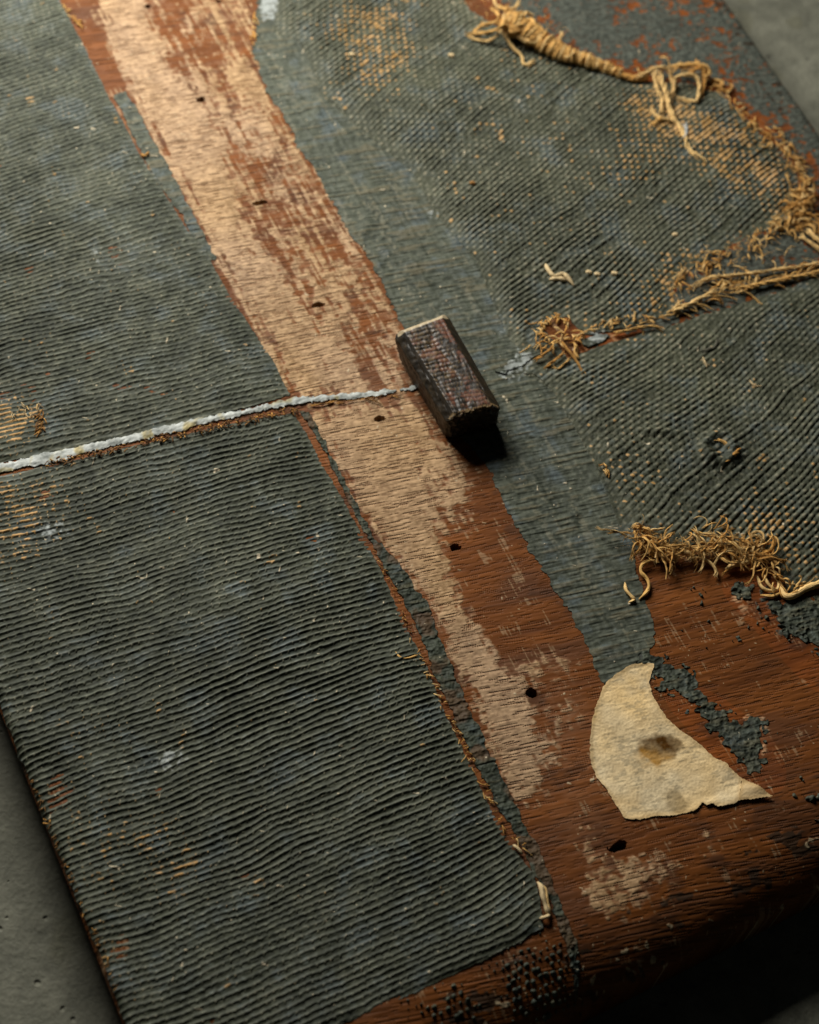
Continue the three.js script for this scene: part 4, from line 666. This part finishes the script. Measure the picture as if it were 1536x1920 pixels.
// ------------------------------------------------------------------ the block
{
  const hT = 0.0172;
  const top = [P(739, 621, hT), P(843, 582, hT), P(943, 760, hT), P(838, 786, hT)];      // back left, back right, front right, front left
  const bot = [P(738, 658), P(830, 628), P(936, 800), P(838, 828)].map((p) => p);
  const base = new THREE.Vector3().add(bot[0]).add(bot[1]).add(bot[2]).add(bot[3]).multiplyScalar(0.25); base.y = 0.0004;
  const nx = 64, ny = 40, nz = 108, g = new THREE.BoxGeometry(2, 2, 2, nx, ny, nz), p = g.attributes.position, dims = [0.0105, 0.0086, 0.0195], R = 0.0023;
  g.deleteAttribute('uv');
  const cols = new Float32Array(p.count * 3), v = new THREE.Vector3(), a = new THREE.Vector3(), b = new THREE.Vector3();
  for (let i = 0; i < p.count; i++) {
    const q = [p.getX(i) * dims[0], p.getY(i) * dims[1], p.getZ(i) * dims[2]], o = q.map((c, k) => Math.max(-dims[k] + R, Math.min(dims[k] - R, c)));
    const e = [q[0] - o[0], q[1] - o[1], q[2] - o[2]], l = Math.hypot(...e), m = Math.max(Math.abs(e[0]), Math.abs(e[1]), Math.abs(e[2]));
    const s = l > 0 ? R / l * (m / R) * (R / m) : 0, c = [o[0] + e[0] * s, o[1] + e[1] * s, o[2] + e[2] * s];
    const bv = 0.0036, ox = Math.abs(c[0]) - (dims[0] - bv), oy = c[1] - (dims[1] - bv);          // wide worn bevels along both long top edges
    if (ox > 0 && oy > 0 && ox + oy > bv) { const cutB = (ox + oy - bv) / 2; c[0] -= Math.sign(c[0]) * cutB; c[1] -= cutB; }
    const N = l > 0 ? e.map((k) => k / l) : [0, 0, 0];
    const X = c[0] / dims[0], Y = c[1] / dims[1], Z = c[2] / dims[2], fx = (X + 1) / 2, fy = (Y + 1) / 2, fz = (Z + 1) / 2;
    a.copy(top[0]).lerp(top[1], fx); v.copy(top[3]).lerp(top[2], fx); a.lerp(v, fz);
    b.copy(bot[0]).lerp(bot[1], fx); v.copy(bot[3]).lerp(bot[2], fx); b.lerp(v, fz);
    v.copy(b).lerp(a, fy);
    // hacked notches over the top, rough end grain in front, scars on the side
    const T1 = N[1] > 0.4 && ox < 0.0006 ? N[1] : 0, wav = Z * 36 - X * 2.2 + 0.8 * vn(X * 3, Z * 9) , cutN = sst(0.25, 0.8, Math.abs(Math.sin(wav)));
    const zone = sst(0.55, 0.1, Z) * sst(-1.0, -0.8, Z) * sst(0.75, -0.1, X) + 0.35 * sst(0.1, 0.5, Z);
    let d = 0.00016 * fb2(X * 5 + 3, Z * 9 + Y * 5) + 0.00006 * fb2(X * 30, Z * 50 + Y * 30);
    d -= T1 * (0.00042 * zone * (1 - cutN) * (0.6 + 0.5 * vn(X * 5, Z * 8)) + 0.0005 * Math.max(0, fb2(X * 9 + 4, Z * 4)));
    if (N[2] > 0.5) d += 0.0007 * fb2(X * 6, Y * 6) + 0.0003 * fb2(X * 20, Y * 20);
    if (N[0] < -0.5) d += 0.00055 * fb2(Z * 8, Y * 3 + 7) - 0.0012 * sst(-0.72, -0.95, Z) * sst(0.2, -0.6, Y) ;
    v.x += N[0] * 0.9 * d * 0.84 + N[2] * d * 0.54; v.z += N[2] * d * 0.84 - N[0] * d * 0.54; v.y += N[1] * d;
    p.setXYZ(i, v.x - base.x, Math.max(0.0001, v.y - base.y), v.z - base.z);
    const n1 = clamp01(0.5 + 0.6 * fb2(X * 8, Z * 12 + Y * 7)), n2 = clamp01(0.5 + 0.8 * fb2(X * 26 + 9, Z * 44 + Y * 20));
    let r = mix(0.012, 0.060, n1 * n2), gg = mix(0.009, 0.038, n1 * n2), bb = mix(0.005, 0.015, n1 * n2);
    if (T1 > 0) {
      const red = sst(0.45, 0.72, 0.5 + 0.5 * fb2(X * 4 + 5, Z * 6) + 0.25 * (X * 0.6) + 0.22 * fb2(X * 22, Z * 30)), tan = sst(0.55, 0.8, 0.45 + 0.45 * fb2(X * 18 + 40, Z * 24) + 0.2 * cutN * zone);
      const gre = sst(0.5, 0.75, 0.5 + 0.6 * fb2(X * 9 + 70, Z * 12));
      const cr = 0.35 + 0.65 * cutN; r = mix(mix(r, 0.060, gre), 0.24, red * 0.7) * cr; gg = mix(mix(gg, 0.046, gre), 0.085, red * 0.7) * cr; bb = mix(mix(bb, 0.034, gre), 0.045, red * 0.7) * cr;  // notch floors darkened by colour to deepen their shade
      r = mix(r, 0.30, tan * 0.4); gg = mix(gg, 0.20, tan * 0.4); bb = mix(bb, 0.09, tan * 0.4);
    }
    if (N[2] < -0.25 && Y > 0.25 && N[1] > 0.1) { r = 0.40; gg = 0.32; bb = 0.20; }  // back top chamfer: bare wood, painted paler as if catching the light
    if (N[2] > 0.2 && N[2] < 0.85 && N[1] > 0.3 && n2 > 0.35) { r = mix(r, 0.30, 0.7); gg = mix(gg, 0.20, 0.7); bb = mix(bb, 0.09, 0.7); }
    const pale = N[2] < -0.25 && Y > 0.25 && N[1] > 0.1 ? 1 : N[2] > 0.6 ? 0.3 : 0.72; cols[i * 3] = r * pale; cols[i * 3 + 1] = gg * pale; cols[i * 3 + 2] = bb * pale;  // front end darkened in the colour, standing in for its shaded side
  }
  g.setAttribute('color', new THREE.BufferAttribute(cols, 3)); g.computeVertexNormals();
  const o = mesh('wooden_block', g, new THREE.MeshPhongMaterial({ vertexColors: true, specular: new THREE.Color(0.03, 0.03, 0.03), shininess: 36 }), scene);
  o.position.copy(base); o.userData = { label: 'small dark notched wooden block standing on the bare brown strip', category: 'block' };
}

// ------------------------------------------------------------------ the paper scrap
{
  const m = M.paper, t = M.paperTip, n = 1024, d = new Uint8Array(n * n * 4), bm = new Uint8Array(n * n * 4), stain = P(1236, 1405), st2 = P(1270, 1506), bx = [m.x0, m.z0, Math.max(m.x1, t.x1), Math.max(m.z1, t.z1)], sx = bx[2] - m.x0, sz = bx[3] - m.z0;
  for (let j = 0, k = 0; j < n; j++) for (let i = 0; i < n; i++, k += 4) {
    const x = m.x0 + (i + 0.5) / n * sx, z = m.z0 + (j + 0.5) / n * sz, u = x * GR[0] + z * GR[1], v = x * GN[0] + z * GN[1];
    const q = clamp01(0.55 + 0.34 * fb3(x * 190, z * 190) + 0.22 * vn(u * 300, v * 1100) + 0.18 * vn(x * 1500, z * 1500)), warm = clamp01(0.5 + 0.9 * fb2(x * 110 + 6, z * 110));
    let r = mix(0.52, 0.92, q), g = mix(0.41, 0.75, q), b = mix(0.245, 0.47, q);
    r = mix(r, r * 1.06, warm); g = mix(g, g * 0.94, warm); b = mix(b, b * 0.74, warm);
    const gy = sst(0.2, 0.8, 0.6 * fb2(x * 150 + 60, z * 150) + 0.7 * vn(u * 500, v * 1500) + 0.3 * vn(x * 1200, z * 1200)) * 0.45; r = mix(r, 0.22, gy); g = mix(g, 0.195, gy); b = mix(b, 0.13, gy);
    const ds = Math.hypot((x - stain.x) * 0.85 + (z - stain.z) * 0.3, z - stain.z) + 0.0022 * fb2(x * 260, z * 260), s1 = sst(0.0074, 0.0048, ds) * (0.75 + 0.3 * clamp01(0.5 + fb2(x * 420, z * 420)));
    const lowS = sst(0.0, 0.006, z - stain.z + 0.0015 + 0.003 * fb2(x * 300, z * 300)); r = mix(r, mix(0.105, 0.42, lowS), s1); g = mix(g, mix(0.052, 0.215, lowS), s1); b = mix(b, mix(0.013, 0.042, lowS), s1);
    const d2 = Math.hypot(x - st2.x, z - st2.z) + 0.002 * fb2(x * 260, z * 260), s2 = sst(0.005, 0.003, d2) * 0.5; r = mix(r, 0.17, s2); g = mix(g, 0.11, s2); b = mix(b, 0.04, s2);
    const ed = Math.max(m.at(x, z), t.at(x, z)), eg = sst(0.0016, 0.0004, ed) * 0.4; r = mix(r, 0.55, eg); g = mix(g, 0.36, eg); b = mix(b, 0.15, eg);
    if (t.at(x, z) > 0) { r = mix(r, 0.52, 0.5); g = mix(g, 0.33, 0.5); b = mix(b, 0.13, 0.5); }
    d[k] = toByte(r); d[k + 1] = toByte(g); d[k + 2] = toByte(b); d[k + 3] = 255; bm[k] = 255 * clamp01(0.5 + 0.3 * vn(u * 300, v * 1100) + 0.25 * vn(x * 1500, z * 1500)); bm[k + 3] = 255; bm[k + 1] = 255;
  }
  const mat = new THREE.MeshPhongMaterial({ map: texture(d, n, n, true), bumpMap: texture(bm, n, n, false), bumpScale: 0.00018, specular: new THREE.Color(0.01, 0.01, 0.01), shininess: 4 });
  const root = new THREE.Group(); root.name = 'paper_scrap'; const c = P(1230, 1420); root.position.set(c.x, 0, c.z); scene.add(root);
  root.userData = { label: 'torn curved scrap of stained yellow paper on the brown wood', category: 'paper' };
  const lowA = P(1296, 1526), lowB = P(1390, 1490), low = lineD(lowA, lowB);
  const y = (x, z) => {
    const e = m.at(x, z), dl = Math.abs(low(x, z)), lift = sst(0.004, 0.0, dl) * sst(0.0, 0.004, x - lowA.x + 0.002);
    return panelY(x, z) + 0.00035 + 0.0003 * Math.max(0, vn(x * 110 + 3, z * 110)) + 0.00035 * sst(0.0016, 0, e) * Math.max(0, 0.3 + vn(x * 160, z * 160)) + 0.0009 * lift * (0.8 + 0.4 * vn(x * 260, z * 260));
  };
  const re = (g) => { const p = g.attributes.position, uv = g.attributes.uv; for (let i = 0; i < p.count; i++) uv.setXY(i, (p.getX(i) - m.x0) / sx, (p.getZ(i) - m.z0) / sz); g.translate(-c.x, 0, -c.z); return g; };
  mesh('sheet', re(sheet({ box: bx, du: 0.0005, dv: 0.0005, f: rag(m, 0.00025, 0.00035), y, thick: 0.00008 })), mat, root);
  const fold = lineD(P(1384, 1500), P(1390, 1462));
  mesh('folded_tip', re(sheet({ box: [t.x0, t.z0, t.x1, t.z1], du: 0.0004, dv: 0.0004, f: (x, z) => t.at(x, z) + 0.0001 * fb2(x * 500, z * 500), y: (x, z) => y(x, z) + 0.0002 + 0.06 * Math.abs(fold(x, z)), thick: 0.00018 })), mat, root, 'orange folded tip of the paper');
}

// ------------------------------------------------------------------ the concrete
{
  const n = 1024, W = 0.5, d = new Uint8Array(n * n * 4), bm = new Uint8Array(n * n * 4);
  const tn = (x, y, s) => { const p = s; const xi = x * p, yi = y * p; const f = (a, b) => vn(a, b); const bx = x, by = y; return mix(mix(f(xi, yi), f(xi - p, yi), sst(0.75, 1, bx)), mix(f(xi, yi - p), f(xi - p, yi - p), sst(0.75, 1, bx)), sst(0.75, 1, by)); };
  const rand = rng(404), pits = []; for (let i = 0; i < 700; i++) pits.push([rand(), rand(), 0.0006 + 0.0026 * rand() ** 3]);
  const pit = new Float32Array(n * n);
  for (const [x, y, r] of pits) { const cr = Math.ceil(r * n) + 2; for (let dy = -cr; dy <= cr; dy++) for (let dx = -cr; dx <= cr; dx++) { const i = (Math.round(x * n) + dx + n) % n, j = (Math.round(y * n) + dy + n) % n, q = 1 - sst(0.5, 1.1, Math.hypot(dx, dy * 1.3) / n / r + 0.4 * vn(i * 0.5, j * 0.5)); pit[j * n + i] = Math.max(pit[j * n + i], q); } }
  for (let j = 0, k = 0; j < n; j++) for (let i = 0; i < n; i++, k += 4) {
    const x = i / n, y = j / n, lo = tn(x, y, 9) * 0.5 + tn(x, y, 23) * 0.35, md = tn(x, y, 90), fn = vn(i * 0.9, j * 0.9) * 0.5 + vn(i * 0.37, j * 0.37) * 0.5, q = clamp01(0.5 + 0.36 * lo + 0.30 * md + 0.26 * fn), p = pit[j * n + i];
    const st = sst(0.35, 0.7, tn(x + 0.0, y, 38) + 0.3 * md) * 0.35;
    d[k] = toByte(mix(0.076, 0.180, q) * (1 - st * 0.5)); d[k + 1] = toByte(mix(0.077, 0.179, q) * (1 - st * 0.52)); d[k + 2] = toByte(mix(0.056, 0.134, q) * (1 - st * 0.7)); d[k + 3] = 255;
    bm[k] = 255 * clamp01(0.62 + 0.11 * fn + 0.12 * md - 0.5 * p); bm[k + 1] = 200; bm[k + 3] = 255;
  }
  const cm = texture(d, n, n, true, true), bt = texture(bm, n, n, false, true);
  const g = new THREE.PlaneGeometry(3, 3, 60, 60); g.rotateX(-Math.PI / 2); const uv = g.attributes.uv, p = g.attributes.position;
  for (let i = 0; i < p.count; i++) { uv.setXY(i, p.getX(i) / W + 0.13, p.getZ(i) / W + 0.4); p.setY(i, 0.0004 * vn(p.getX(i) * 9, p.getZ(i) * 9)); }
  g.computeVertexNormals();
  const o = mesh('floor', g, new THREE.MeshStandardMaterial({ map: cm, bumpMap: bt, bumpScale: 0.0016, roughness: 0.85 }), scene);
  o.position.y = -FLOOR; o.userData = { kind: 'structure', label: 'grey pitted concrete floor around the chest' };
}

// ------------------------------------------------------------------ added softbox, standing in for unseen window light, above and behind the panel
{
  const lamp = new THREE.Group(); lamp.name = 'added_softbox'; lamp.position.copy(LAMP_POS); lamp.lookAt(LAMP_AIM); scene.add(lamp);
  lamp.userData = { label: 'added square softbox lamp standing in for window light, above and behind the chest', category: 'lamp' };
  const black = new THREE.MeshStandardMaterial({ color: new THREE.Color(0.03, 0.03, 0.03), roughness: 0.7 });
  const s = LAMP_SIZE / 2, shell = new THREE.CylinderGeometry(s * 1.45, 0.05, 0.16, 4, 1, true); shell.rotateY(Math.PI / 4); shell.rotateX(Math.PI / 2); shell.translate(0, 0, -0.088);
  mesh('housing', shell, black, lamp);
  const face = new THREE.PlaneGeometry(LAMP_SIZE, LAMP_SIZE); face.translate(0, 0, -0.006);
  mesh('diffuser', face, new THREE.MeshStandardMaterial({ color: 0x888888, emissive: new THREE.Color(1, 0.96, 0.89), emissiveIntensity: 1.0, roughness: 0.9 }), lamp);
}
renderer.render(scene, camera);
